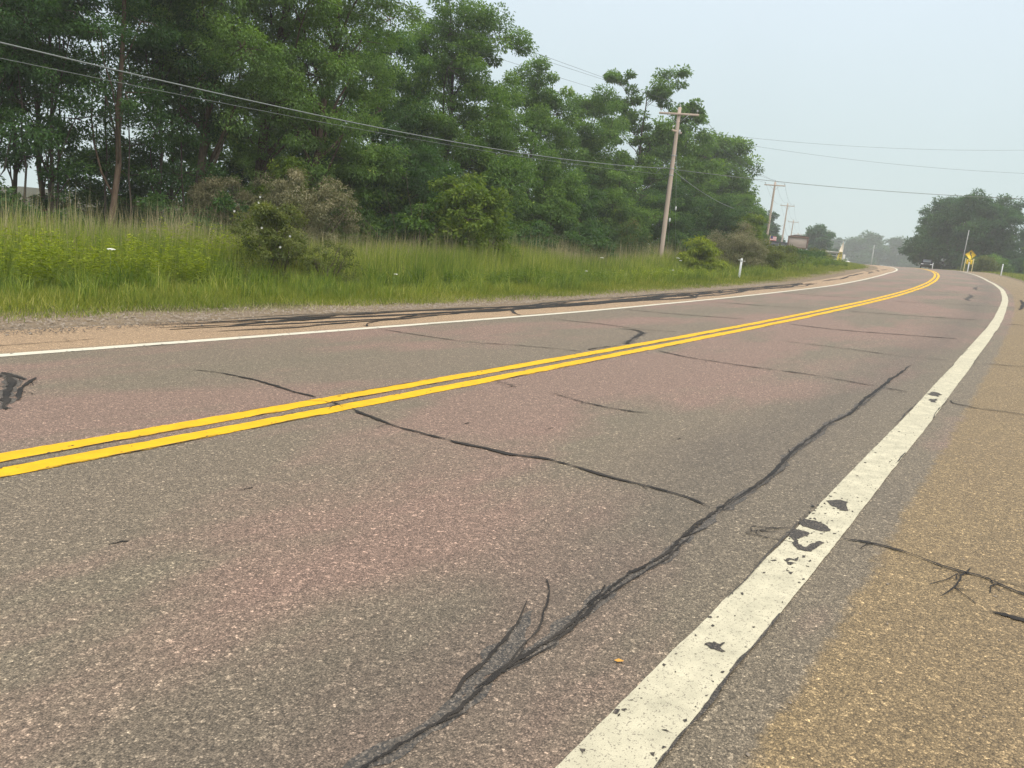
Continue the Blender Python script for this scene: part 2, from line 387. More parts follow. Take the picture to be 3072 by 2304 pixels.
srow = np.concatenate([np.arange(-60, -14, 2), np.arange(-14, 60, .5), np.arange(60, 200, 1), np.arange(200, 700.1, 10)])
dcol = np.array([-420, -300, -200, -120, -80, -50, -35, -25, -18, -13, -10, -8, -7.4, -6.9, -6.5, -6.25, -5, -3, 0, 3, 5, 5.65, 5.9, 6.3, 6.8, 7.4, 8, 9, 10, 11, 12, 13, 15, 18, 22, 28, 36, 50, 70, 95, 125, 160, 185.])
rngz = np.random.default_rng(3)
def gz(ss, dd):
    under = (dd > -6.2) & (dd < 5.6)
    n = .05 * np.sin(ss * .7 + dd * 1.3) * np.sin(ss * .31 - dd * .6)
    out = np.clip(np.minimum(abs(dd - 5.6), abs(dd + 6.2)) / 3, 0, 1)
    return np.where(under, -.06, -.012 + n * out + np.where((dd > 5.6) & (dd < 6.0), -.02, 0))
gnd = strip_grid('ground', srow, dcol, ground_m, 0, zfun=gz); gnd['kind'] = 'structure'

rs = np.concatenate([np.arange(-14, 60, .25), np.arange(60, 190, .5)])
def ragged(n, amp, seed, k=5):
    r_ = np.random.default_rng(seed); x = r_.normal(size=n); w = np.ones(k) / k
    return (np.convolve(x, w, 'same') * math.sqrt(k) * .6 + r_.normal(size=n) * .3) * amp
def road_strip():
    cols = np.array([0, .02, .1, .2, .3, .4, .5, .6, .7, .8, .9, .98, 1.0])
    left = 5.68 + ragged(len(rs), .07, 1); right = -6.28 + ragged(len(rs), .07, 2)
    dd = right[:, None] + (left - right)[:, None] * cols[None]; ss = np.repeat(rs[:, None], len(cols), 1)
    V = S2W(ss, dd); V[:, 0, 2] -= .05; V[:, -1, 2] -= .05
    nc = len(cols); i = np.arange(len(rs) - 1)[:, None] * nc; j = np.arange(nc - 1)[None]
    F = np.stack([i + j, i + j + 1, i + nc + j + 1, i + nc + j], -1).reshape(-1, 4)[:, ::-1]
    F = F[:, ::-1]
    return mk('road', V.reshape(-1, 3), F[:, ::-1], road_m, uv=np.stack([ss, dd], -1).reshape(-1, 2), smooth=True)
road = road_strip(); road['kind'] = 'structure'

def ribbon(name, sd, width, mat, dz, step=.06, jag=.0, seed=0, taper=True, parent=road, wander=.008, rough=.32):
    """flat band following road-coordinate points sd=[(s,d)...]"""
    sd = np.asarray(sd, float); seg = np.linalg.norm(np.diff(sd, axis=0), axis=1); t = np.concatenate([[0], np.cumsum(seg)])
    n = max(4, int(t[-1] / step)); u = np.linspace(0, t[-1], n)
    # smooth the polyline a little
    p = np.stack([np.interp(u, t, sd[:, 0]), np.interp(u, t, sd[:, 1])], 1)
    if len(sd) > 2:
        kk_ = max(3, int(n / len(sd) / 1.5)) | 1
        pad = np.pad(p, ((kk_ // 2, kk_ // 2), (0, 0)), mode='edge'); p = np.stack([np.convolve(pad[:, i], np.ones(kk_) / kk_, 'valid') for i in (0, 1)], 1)
    if wander:
        rw = np.random.default_rng(seed + 17); dist = max(step, .01)
        for wl_, am in ((.5, 1.0), (.16, .55), (.06, .34)):
            m_ = max(3, int(t[-1] / wl_) + 2); off_ = np.stack([np.interp(u, np.linspace(0, t[-1], m_), rw.normal(size=m_)) for _ in (0, 1)], 1); p = p + off_ * wander * am
    tg = np.gradient(p, axis=0); tg /= np.linalg.norm(tg, axis=1)[:, None] + 1e-9; nr = np.stack([-tg[:, 1], tg[:, 0]], 1)
    w = np.interp(u / t[-1], np.linspace(0, 1, len(np.atleast_1d(width))), np.atleast_1d(width)) / 2
    if t[-1] > .05:
        rq = np.random.default_rng(seed + 5); mq = max(4, int(t[-1] / .07)); w = w * np.interp(u, np.linspace(0, t[-1], mq), np.clip(rq.normal(1, rough, mq), .3, 1.8))
    if taper: w = w * np.clip(np.minimum(u, t[-1] - u) / (.05 * t[-1] + 1e-6), .25, 1)
    a = w + ragged(n, jag, seed, 4); b = w + ragged(n, jag, seed + 91, 4)
    a = np.maximum(a, .002); b = np.maximum(b, .002)
    L_ = p + nr * a[:, None]; Rr = p - nr * b[:, None]
    V = np.vstack([S2W(L_[:, 0], L_[:, 1], dz), S2W(Rr[:, 0], Rr[:, 1], dz)])
    i = np.arange(n - 1); F = np.stack([i, i + n, i + n + 1, i + 1], -1)
    return mk(name, V, F, mat, parent, uv=np.vstack([L_, Rr]))
def lane_line(name, d0, w, mat, seed, s0=-13.5, s1=188, jag=.003, step=.03, dz=.004):
    s_ = np.concatenate([np.arange(s0, 14, step), np.arange(14, 60, .2), np.arange(60, s1, .5)]); n = len(s_)
    wob = .008 * np.sin(s_ * .45 + seed) + .003 * np.sin(s_ * 1.7 + seed * 2)
    a = d0 + w / 2 + wob + ragged(n, jag, seed); b = d0 - w / 2 + wob + ragged(n, jag, seed + 7)
    V = np.vstack([S2W(s_, a, dz), S2W(s_, b, dz)]); i = np.arange(n - 1)
    return mk(name, V, np.stack([i, i + n, i + n + 1, i + 1], -1), mat, road, uv=np.vstack([np.stack([s_, a], 1), np.stack([s_, b], 1)]))
lane_line('edge_line', 3.6, .17, white2_m, 3)
lane_line('edge_line', -3.6, .195, white_m, 5, jag=.0016)
lane_line('centre_line', .137, .165, yellow_m, 8, jag=.0065)
lane_line('centre_line', -.137, .165, yellow_m, 12, jag=.0065)

SEALS = [  # (points (s,d), widths, fade)
 ([(-2.47,1.94),(-2.36,1.63),(-2.34,1.13),(-2.44,.64),(-2.48,.24)], [.02,.05,.055,.06], 0),
 ([(-2.5,.05),(-2.53,-.05)], [.05,.05], 0),
 ([(-2.55,-.22),(-2.66,-.52),(-2.73,-.88),(-2.75,-1.23),(-2.76,-1.43),(-2.75,-1.61),(-2.75,-1.78),(-2.66,-1.99),(-2.69,-2.2),(-2.74,-2.39),(-2.75,-2.62),(-2.76,-2.79),(-2.8,-2.96),(-2.87,-3.1)], [.07,.05,.045,.055,.075,.06,.04,.03,.03], 0),
 ([(1.49,3.39),(1.4,2.65),(1.32,1.79),(1.58,1.24),(1.76,.65),(1.78,.26)], [.05,.05,.03,.04,.03], 0),
 ([(2.72,-.27),(2.41,-.81),(2.25,-1.55),(2.22,-2.33),(1.95,-2.99),(1.85,-3.4)], [.07,.05,.045,.04,.04], 0),
 ([(5.52,3.03),(5.4,2.57),(5.38,1.91),(5.11,1.08),(5.26,.42)], [.06,.06,.05,.05], 0),
 ([(4.91,1.41),(4.95,1.07),(4.62,.77),(3.51,.46),(2.98,.27)], [.04,.09,.1,.09,.14], 0),
 ([(1.97,.31),(2.34,.33),(2.75,.27)], [.05,.04], 0),
 ([(-.85,-.88),(-.98,-1.25),(-1.06,-1.6),(-1.02,-1.9)], [.018,.025,.03,.05], 0),
 ([(-.75,-.24),(-.8,-.34),(-.88,-.55)], [.018,.012], 0),
 ([(-3.7,2.71),(-3.7,2.49),(-3.69,2.26)], [.09,.05,.03], 0),
 ([(-3.72,2.55),(-3.84,2.21),(-4.05,1.77),(-4.29,1.25)], [.06,.11,.10,.07], 0),
 ([(-3.75,2.6),(-3.95,2.3),(-4.12,1.95),(-4.2,1.6)], [.08,.06,.09,.04], 0), ([(-3.6,2.35),(-3.86,1.95),(-4.1,1.5)], [.05,.05,.06], 0),
 ([(-3.08,-3.34),(-2.93,-3.42),(-2.86,-3.49)], [.008,.012,.02], 0),
 ([(-2.84,-3.70),(-2.81,-3.81),(-2.82,-3.97),(-2.9,-4.14),(-2.91,-4.28),(-2.99,-4.42),(-3.1,-4.9),(-3.05,-5.6)], [.03,.034,.034,.05,.04,.04], 0),
 ([(-2.91,-4.17),(-2.97,-4.2),(-3.14,-4.18),(-3.25,-4.16)], [.018,.01], 0),
 ([(1.65,-3.72),(1.49,-3.77),(1.39,-3.96),(1.4,-4.18),(1.3,-4.6)], [.025,.04,.02], 0),
 ([(5.43,-1.15),(5.26,-1.92),(4.91,-2.93),(4.99,-3.47)], [.03,.04,.03], 0),
 ([(5.0,-3.75),(5.1,-4.4),(5.0,-5.2)], [.03,.04,.03], 0),
 ([(8.76,-.34),(8.26,-1.29),(8.25,-1.75),(8.4,-3.3)], [.03,.05,.04], 0),
 ([(9.2,3.4),(9.0,2.2),(9.1,.5)], [.04,.04,.03], 0),
 ([(14.5,3.4),(14.1,1.6),(14.3,.4)], [.05,.05,.04], 0), ([(14.2,-.4),(14.0,-2.2),(14.1,-3.4)], [.05,.05,.04], 0),
 ([(22.5,3.4),(22.1,1.6),(22.3,.4)], [.05,.06,.05], 0), ([(21.0,-.4),(21.6,-2.2),(21.3,-5.4)], [.05,.06,.04], 0),
 ([(33,3.4),(32.7,-3.3)], [.07,.07], 0), ([(44,3.4),(43.5,-3.3)], [.08,.07], 0),
 ([(24.5,-2.6),(26,-2.4),(29,-2.5),(31.5,-2.3)], [.06,.12,.09,.04], 1), ([(38,-2.5),(41,-2.4),(44,-2.5)], [.06,.14,.05], 1),
 ([(20,-4.0),(24,-4.15),(28,-4.1)], [.04,.10,.05], 0), ([(13.2,-3.75),(13.5,-4.6),(13.2,-6)], [.04,.03], 0),
 ([(-.7,4.25),(.9,4.33),(3.0,4.36)], [.03,.05,.03], 0), ([(-3.5,4.24),(-2.55,4.25),(-2.0,4.32)], [.03,.04,.02], 0),
 ([(1.55,3.75),(1.9,4.1),(2.9,4.5)], [.05,.05,.04], 0), ([(5.6,3.75),(5.9,4.1),(6.6,4.6)], [.05,.05], 0),
]
for i, (pts, w, fade) in enumerate(SEALS):
    w = [x * (.5 if max(q[0] for q in pts) < 6 else 1.25) for x in w]
    ribbon('crack_seal', pts, w, ftar_m if fade else tar_m, .0068 + .0002 * (i % 7), step=.03 if max(p[0] for p in pts) < 4 else .1, jag=max(w) * .16, seed=20 + i)
    if max(q[0] for q in pts) < 6:        # hairline side cracks
        rh = np.random.default_rng(900 + i); P_ = np.array(pts)
        for k in range(5):
            u_ = rh.uniform(0, len(P_) - 1.01); a_ = P_[int(u_)] + (P_[int(u_) + 1] - P_[int(u_)]) * (u_ % 1); dr = rh.normal(size=2); dr /= np.linalg.norm(dr); l_ = rh.uniform(.06, .22)
            ribbon('hairline_crack', [a_, a_ + dr * l_ * .5 + rh.normal(0, .015, 2), a_ + dr * l_], [.005, .004, .002], tar_m, .0050, step=.01, jag=.0012, seed=950 + i * 7 + k, wander=.004)
    if max(w) > .04 and max(p[0] for p in pts) < 6:   # soaked edge of the seal
        ribbon('seal_halo', pts, [x * 2.2 for x in w], stain_m, .0022, step=.03, jag=max(w) * .35, seed=20 + i)
BSEAM = [(-7.2,-3.08),(-6.2,-3.10),(-5.6,-3.12),(-5.25,-3.14),(-5.18,-3.15),(-5.06,-3.16),(-4.95,-3.17),(-4.8,-3.15),(-4.64,-3.15),(-4.42,-3.15),(-4.24,-3.13),(-4.11,-3.13),(-3.87,-3.13),(-3.63,-3.15),(-3.31,-3.14),(-2.92,-3.14),(-2.58,-3.13),(-2.25,-3.15),(-1.87,-3.15),(-1.45,-3.09),(-.94,-3.11),(-.26,-3.08),(.41,-3.12),(1.57,-3.1),(2.44,-3.09),(4.11,-3.09)]
def split_seam(a, b): return [q for q in BSEAM if a <= q[0] <= b]
ribbon('seam_seal', split_seam(-2.95, 4.2), [.010, .015, .020, .017, .022, .028, .032, .024, .016], tar_m, .0062, step=.03, jag=.003, seed=400)
ribbon('seam_seal', [(q[0], q[1] - .022) for q in split_seam(-3.0, 1.6)], [.006, .01, .008, .008], ftar_m, .0052, step=.03, jag=.003, seed=401)
ribbon('seam_stain', split_seam(-7.3, 2.5), [.045, .045, .05, .055, .05, .03], stain_m, .0016, step=.03, jag=.010, seed=402)
ribbon('seam_crack', [(q[0], q[1] + .006 * math.sin(q[0] * 9)) for q in split_seam(-7.3, -2.5)], [.028, .022, .010, .008, .010, .008, .013, .009], tar_m, .0062, step=.010, jag=.0055, seed=403)
ribbon('seam_crack', [(-4.5,-3.175),(-4.3,-3.165),(-4.1,-3.16),(-3.9,-3.165),(-3.6,-3.18),(-3.3,-3.17)], [.006, .010, .008, .005], tar_m, .0064, step=.012, jag=.003, seed=404)
ribbon('seam_crack', [(-3.3,-3.115),(-3.1,-3.12),(-2.9,-3.13)], [.005, .008, .005], tar_m, .0064, step=.012, jag=.002, seed=405)
ribbon('skid_mark', [(-4.97,-3.12),(-4.85,-3.085),(-4.75,-3.075),(-4.56,-3.04),(-4.39,-2.985),(-4.3,-2.95)], [.004, .012, .010, .006, .003], tar_m, .0058, step=.01, jag=.0028, seed=406)
ribbon('skid_mark', [(-4.86,-3.15),(-4.69,-3.14),(-4.54,-3.11),(-4.31,-3.03),(-4.17,-2.95),(-4.1,-2.9)], [.006, .007, .007, .007, .003], tar_m, .0058, step=.01, jag=.0022, seed=407)
rh = np.random.default_rng(55)
for k in range(16):
    s_ = rh.uniform(-5.2, .5); d_ = float(np.interp(s_, [q[0] for q in BSEAM], [q[1] for q in BSEAM])); sg = rh.choice([-1, 1]); l_ = rh.uniform(.05, .25)
    ribbon('hairline_crack', [(s_, d_), (s_ + l_ * .5, d_ + sg * rh.uniform(.005, .03)), (s_ + l_, d_ + sg * rh.uniform(.01, .05))], [.007, .005, .002], tar_m, .0051, step=.01, jag=.0015, seed=1500 + k, wander=.004)
ribbon('skid_mark', [(-5.02,-3.11),(-4.8,-3.1),(-4.6,-3.07),(-4.35,-3.0)], [.04, .07, .06, .02], stain_m, .0014, step=.02, jag=.010, seed=408)

re_ = np.random.default_rng(31)
for d0 in (.22, .052, -.052, -.222, 3.512, -3.500, -3.700):       # paint edges that have cracked and lifted
    s0 = -6.0
    while s0 < 14:
        l_ = re_.uniform(.25, 1.4)
        if re_.random() < (.75 if abs(d0) < 1 else .5):
            n_ = max(3, int(l_ / .2)); sv = np.linspace(s0, s0 + l_, n_)
            ribbon('paint_edge_crack', np.stack([sv, d0 + re_.normal(0, .004, n_)], 1), [.004, .006 + .006 * re_.random(), .004], ftar_m, .0070, step=.03, jag=.002, seed=int(1000 + s0 * 10), wander=.003)
        s0 += l_ + re_.uniform(.05, .5) * (1 if abs(d0) < 1 else 3)
def patch(name, pts, mat, dz, jag=.004, seed=0, parent=road):
    pts = np.asarray(pts, float); r_ = np.random.default_rng(seed); out = []
    n = len(pts)
    for i in range(n):
        a, b = pts[i], pts[(i + 1) % n]
        for t in np.linspace(0, 1, 5)[:-1]: out.append(a + (b - a) * t + r_.normal(size=2) * jag)
    out = np.array(out); V = S2W(out[:, 0], out[:, 1], dz)
    from mathutils.geometry import tessellate_polygon
    tri = tessellate_polygon([[Vector((x, y, 0)) for x, y in out]])
    F = np.array([list(t) for t in tri])
    # face up
    a = V[F[:, 1]] - V[F[:, 0]]; b = V[F[:, 2]] - V[F[:, 0]]; flip = np.cross(a, b)[:, 2] < 0; F[flip] = F[flip][:, ::-1]
    return mk(name, V, F, mat, parent, uv=out)
CHIPS = [[(-2.322,-3.522),(-2.248,-3.58),(-2.256,-3.621),(-2.336,-3.627),(-2.414,-3.655),(-2.43,-3.63),(-2.403,-3.599),(-2.38,-3.56)],
 [(-2.694,-3.505),(-2.691,-3.527),(-2.683,-3.558),(-2.716,-3.616),(-2.788,-3.652),(-2.816,-3.611),(-2.816,-3.575),(-2.807,-3.533),(-2.78,-3.502)],
 [(-2.982,-3.505),(-2.874,-3.505),(-2.871,-3.527),(-2.874,-3.577),(-2.952,-3.569),(-2.999,-3.553),(-3.054,-3.578),(-3.082,-3.608),(-3.004,-3.616),(-2.951,-3.641),(-2.963,-3.661),(-3.018,-3.65),(-3.11,-3.639),(-3.129,-3.591),(-3.093,-3.555),(-3.026,-3.547)],
 [(1.959,-3.501),(2.061,-3.565),(1.917,-3.636),(1.749,-3.617),(1.814,-3.537)], [(1.522,-3.564),(1.652,-3.633),(1.438,-3.655),(1.366,-3.583)],
 [(-4.183,-3.562),(-4.152,-3.589),(-4.155,-3.603),(-4.122,-3.617),(-4.172,-3.614),(-4.191,-3.639),(-4.199,-3.609),(-4.202,-3.587)],
 [(-3.284,-3.575),(-3.251,-3.589),(-3.248,-3.611),(-3.262,-3.606),(-3.273,-3.592),(-3.295,-3.590),(-3.287,-3.625),(-3.326,-3.603)]]
for i, c in enumerate(CHIPS): patch('paint_chip', c, ftar_m, .0062, .003 if c[0][0] < 0 else .012, i)
def flakes(n, s0, s1, d0, w, seed, smin, smax):
    rf = np.random.default_rng(seed); V = []; F = []; UV = []; b = 0
    for k in range(n):
        s_ = rf.uniform(s0, s1); d_ = d0 + rf.choice([-1, 1]) * w / 2 * rf.uniform(.0, 1) ** .45; r0 = rf.uniform(smin, smax) * rf.uniform(.4, 1)
        m_ = 7; a_ = np.sort(rf.uniform(0, 2 * math.pi, m_)); rr_ = r0 * rf.uniform(.4, 1.2, m_)
        q = np.stack([s_ + np.cos(a_) * rr_ * 1.5, d_ + np.sin(a_) * rr_], 1); q = np.vstack([[(s_, d_)], q])
        V.append(S2W(q[:, 0], q[:, 1], .0058)); UV.append(q); F += [(b, b + 1 + i_, b + 1 + (i_ + 1) % m_) for i_ in range(m_)]; b += m_ + 1
    o = mk('paint_flakes', np.vstack(V), np.array(F), ftar_m, road, uv=np.vstack(UV)); o['kind'] = 'stuff'
flakes(260, -5.5, 5, -3.6, .19, 61, .003, .012); flakes(70, -3.4, -2.2, -3.56, .14, 62, .003, .016); flakes(160, -6, 12, .137, .165, 63, .004, .014); flakes(160, -6, 12, -.137, .165, 64, .004, .014); flakes(120, -6, 12, 3.6, .17, 65, .006, .02)
patch('tar_patch', [(-3.253,-4.324),(-3.239,-4.363),(-3.239,-4.399),(-3.235,-4.46),(-3.289,-4.47),(-3.267,-4.393),(-3.26,-4.346)], tar_m, .005, .003, 31)
r_ = np.random.default_rng(77)
for i in range(0, 16, 3):      # scuffs and small dark spots in the lanes
    s_, d_ = [(-4.2,-1.2),(-3.9,-1.5),(-4.0,-1.0),(-1.6,-2.4),(-4.6,-2.5),(-5.0,-2.1),(-2.0,-1.6),(-4.9,-3.45),(-4.6,-4.4),(-2.3,-1.1),(-4.75,-4.5),(-1.2,-2.2),(.6,2.4),(-1.1,1.2),(-4.4,-1.9),(-4.95,-1.4)][i]
    l_ = r_.uniform(.02, .045); w_ = r_.uniform(.004, .008); a_ = r_.uniform(-.5, .5)
    patch('scuff', [(s_ + l_ * math.cos(t) * math.cos(a_) - w_ * math.sin(t) * math.sin(a_), d_ + l_ * math.cos(t) * math.sin(a_) + w_ * math.sin(t) * math.cos(a_)) for t in np.linspace(0, 2 * math.pi, 7)[:-1]], tar_m, .003, .003, 50 + i)
# braided crack filler along the broken left shoulder
for i in range(13):
    s0 = -1 + (0 if i < 8 else r_.uniform(0, 25)); s1 = 36 if i < 8 else min(38, s0 + r_.uniform(6, 14))
    n = int((s1 - s0) / .8) + 3; sv = np.linspace(s0, s1, n)
    base = 4.55 + .12 * i if i < 8 else r_.uniform(4.5, 5.5)
    dv = base + np.convolve(r_.normal(size=n + 4), np.ones(5) / 5, 'valid') * .34
    ribbon('crack_seal', np.stack([sv, dv], 1), list(np.clip(.105 + r_.normal(size=max(4, n // 4)) * .045, .04, .22)), tar_m, .006 + .0004 * i, step=.15, jag=.012, seed=600 + i)
for i in range(36):
    s0 = r_.uniform(-.5, 36); d0 = r_.uniform(4.45, 5.3); l_ = r_.uniform(.5, 1.6)
    ribbon('crack_seal', [(s0, d0), (s0 + l_ * .5, d0 + r_.uniform(.02, .2)), (s0 + l_, d0 + r_.uniform(-.1, .4))], [.04, r_.uniform(.07, .14), .04], tar_m, .0105 + .0003 * (i % 9), step=.1, jag=.01, seed=700 + i)
for i in range(10):
    s0 = 38 + i * 5 + r_.uniform(-2, 2); d0 = r_.uniform(4.6, 5.3)
    ribbon('crack_seal', [(s0, d0), (s0 + 3, d0 + r_.uniform(-.2, .2)), (s0 + 6, d0 + r_.uniform(-.3, .3))], [.08, .24, .08], tar_m, .006 + .0003 * i, step=.3, jag=.015, seed=800 + i)

# a fallen leaf on the asphalt
lp = S2W(-4.47, -3.38, .006)
lf = mk('fallen_leaf', np.array([(0, 0, .001), (.018, .009, .004), (.036, 0, .002), (.03, -.010, .005), (.012, -.012, .003), (.02, 0, .006)]) * .9 + lp,
        [(0, 1, 5), (1, 2, 5), (2, 3, 5), (3, 4, 5), (4, 0, 5)], plain('leaf_orange', (.60, .30, .05), .6, .2, 40), smooth=False)
tag(lf, 'small fallen orange leaf lying on the asphalt beside the long seam crack', 'leaf')

# ------------------------------------------------------------------ vegetation generators
def leaves(cen, axis, nor, L_, W_, rng):
    """rhombic, slightly folded leaves -> V, F"""
    a = axis / (np.linalg.norm(axis, axis=1)[:, None] + 1e-9)
    b = np.cross(nor, a); b /= np.linalg.norm(b, axis=1)[:, None] + 1e-9; n = np.cross(a, b)
    L_ = L_[:, None]; W_ = W_[:, None]
    f = rng.uniform(.05, .28, (len(cen), 1)) * W_
    v0 = cen; v2 = cen + a * L_ - n * L_ * .12; m = cen + a * L_ * .45
    V = np.stack([v0, m + b * W_ * .5 + n * f, v2, m - b * W_ * .5 + n * f], 1).reshape(-1, 3)
    i = np.arange(len(cen))[:, None] * 4
    F = np.stack([i + [[0, 1, 2]], i + [[0, 2, 3]]], 1).reshape(-1, 3)
    return V, F
def clump_leaves(cc, rad, n, L0, W0, rng, out_dir=None, flat=.62, droop=.45):
    m = len(cc); cid = rng.integers(0, m, n); 
    off = rng.normal(size=(n, 3)); off /= np.linalg.norm(off, axis=1)[:, None]; off *= rng.uniform(.25, 1, (n, 1)) ** .6
    off[:, 2] = off[:, 2] * flat
    rd = rad[cid] if np.ndim(rad) else np.full(n, rad)
    cen = cc[cid] + off * rd[:, None]
    ax = off + rng.normal(size=(n, 3)) * .55; ax[:, 2] -= droop
    if out_dir is not None: ax += out_dir[cid] * .4
    nor = np.array([[0, 0, 1.]]) + rng.normal(size=(n, 3)) * .55 + off * .35
    L_ = L0 * rng.uniform(.7, 1.3, n); W_ = W0 * rng.uniform(.7, 1.3, n)
    V, F = leaves(cen, ax, nor, L_, W_, rng)
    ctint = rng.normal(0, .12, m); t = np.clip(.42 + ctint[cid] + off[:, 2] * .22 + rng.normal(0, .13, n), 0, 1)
    return V, F, np.repeat(t, 4)
def bent(p0, p1, rng, n=6, bow=.12, up=.0):
    t = np.linspace(0, 1, n)[:, None]; p0 = np.asarray(p0, float); p1 = np.asarray(p1, float); L_ = np.linalg.norm(p1 - p0)
    o = rng.normal(size=3) * bow * L_; o[2] += up * L_
    w = rng.normal(size=(n, 3)) * bow * .12 * L_; w[0] = 0; w[-1] = 0
    return p0 + (p1 - p0) * t + o * 4 * t * (1 - t) * .5 + w

def make_tree(name, label, cat, loc, H, W, seed, mat, trunk_r=.16, base=.3, nlobe=14, nclump=None, nleaf=30000, leaf=(.17, .075),
              bark=bark_m, group=None, lean=(0, 0), lobes=None, lobe_r=.24, crad=.62, fork=False, shape='oval', sparse=0.0, trunk=True, Wy=None, limb_r=.4):
    rng = np.random.default_rng(seed)
    root = thing(name, label, cat, loc, 0, group)
    lx, ly = lean; Wy = Wy or W
    top = np.array([lx, ly, H * .86])
    tp = bent((0, 0, -.15), top, rng, 10, .02); tr = trunk_r * (1 - .82 * np.linspace(0, 1, 10)) ; tr[0] *= 1.35
    if trunk: mk('trunk', *(lambda v, f: (v, quads2tris(f)))(*tube(tp, tr, 9)), bark, root, smooth=True)
    if lobes is None:
        lobes = []
        for i in range(nlobe):
            h = base + (1 - base) * (i + .5) / nlobe * .93
            u = (h - base) / (1 - base)
            if shape == 'oval': prof = math.sin(math.pi * min(1, (u * .82 + .16))) ** .7
            elif shape == 'round': prof = math.sqrt(max(0, 1 - (2 * (u * .92 + .06) - 1) ** 2)) 
            elif shape == 'dome': prof = math.sqrt(max(.02, 1 - (u * .98) ** 2.2))
            else: prof = .9 - .55 * u
            a = i * 2.399 + rng.uniform(-.5, .5); rad = prof * (1 - lobe_r) * rng.uniform(.45, 1.0)
            lobes.append((math.cos(a) * rad * W / 2 + lx * h, math.sin(a) * rad * Wy / 2 + ly * h, h * H, lobe_r * W * rng.uniform(.75, 1.15) * (.65 + .35 * prof)))
    lobes = np.array(lobes, float)
    nclump = nclump or len(lobes) * 9
    vol = lobes[:, 3] ** 2; li = rng.choice(len(lobes), nclump, p=vol / vol.sum())
    dirs = rng.normal(size=(nclump, 3)); dirs[:, 2] = dirs[:, 2] * .8 + .18; dirs /= np.linalg.norm(dirs, axis=1)[:, None]
    rad = lobes[li, 3:4] * rng.uniform(.45, 1.02, (nclump, 1)) 
    cc = lobes[li, :3] + dirs * rad * np.array([[1, 1, .8]])
    cc[:, 2] = np.maximum(cc[:, 2], .35)
    cr = crad * rng.uniform(.6, 1.3, nclump)
    # limbs
    mb = MB()
    for q in lobes:
        hz = np.clip(q[2] / H - rng.uniform(.08, .30), .12, .8)
        p0 = np.array([np.interp(hz * H, tp[:, 2], tp[:, 0]), np.interp(hz * H, tp[:, 2], tp[:, 1]), hz * H])
        r0 = float(np.interp(hz * H, tp[:, 2], tr)) * limb_r
        mb.tube(bent(p0, q[:3], rng, 6, .10, .05), np.linspace(r0, .018, 6), 6)
    for j in range(nclump):
        if rng.random() < .55:
            q = lobes[li[j], :3]; mb.tube(bent(q, cc[j], rng, 4, .1, .03), np.linspace(.020, .007, 4), 4)
    mb.build('branches', bark, root, smooth=True)
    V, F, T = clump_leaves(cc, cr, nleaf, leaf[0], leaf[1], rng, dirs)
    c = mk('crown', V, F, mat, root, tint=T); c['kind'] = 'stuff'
    return root

def make_bush(name, label, cat, loc, H, W, seed, mat, nclump=60, nleaf=9000, leaf=(.09, .045), group=None, crad=.3, stems=9, Wy=None, low=.08, flatten=.62, stem_mat=None, droop=.3, toppy=0.0):
    rng = np.random.default_rng(seed); root = thing(name, label, cat, loc, rng.uniform(0, 6), group); Wy = Wy or W
    root.rotation_euler = (0, 0, 0)
    # several mounds so that the outline is uneven
    nm = max(3, int(W * 1.3)); mounds = [(rng.uniform(-.33, .33) * W, rng.uniform(-.3, .3) * Wy, rng.uniform(.6, 1.0) * H, W * rng.uniform(.26, .40)) for _ in range(nm)] + [(0, 0, H, W * .36)]
    mounds = np.array(mounds); mi = rng.integers(0, len(mounds), nclump)
    u = rng.uniform(0, 1, nclump); a = rng.uniform(0, 2 * math.pi, nclump)
    hh = low + (1 - low) * rng.uniform(0, 1, nclump) ** .8
    pr = np.sqrt(np.clip(1 - hh ** 2.4, 0.02, 1)) * rng.uniform(.45, 1.0, nclump)
    cc = np.stack([mounds[mi, 0] + np.cos(a) * pr * mounds[mi, 3], mounds[mi, 1] + np.sin(a) * pr * mounds[mi, 3] * Wy / W, np.maximum(hh * mounds[mi, 2] - crad * .5, .12)], 1)
    cr = crad * rng.uniform(.6, 1.35, nclump)
    mb = MB()
    for k in range(stems):
        j = rng.integers(0, nclump); mb.tube(bent((rng.uniform(-.12, .12) * W, rng.uniform(-.12, .12) * Wy, -.05), cc[j], rng, 6, .10, .12), np.linspace(.03, .008, 6), 5)
    for j in range(nclump):
        if rng.random() < .35:
            q = cc[rng.integers(0, nclump)]; 
            mb.tube(bent((cc[j][0] * .4, cc[j][1] * .4, cc[j][2] * .35), cc[j], rng, 4, .08, .1), np.linspace(.014, .005, 4), 4)
    mb.build('stems', stem_mat or twig_m, root, smooth=True)
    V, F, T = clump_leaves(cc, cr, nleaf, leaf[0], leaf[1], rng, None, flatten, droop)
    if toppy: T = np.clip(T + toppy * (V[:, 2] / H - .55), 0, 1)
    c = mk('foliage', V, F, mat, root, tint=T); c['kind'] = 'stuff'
    root['mounds'] = nm
    return root, cc

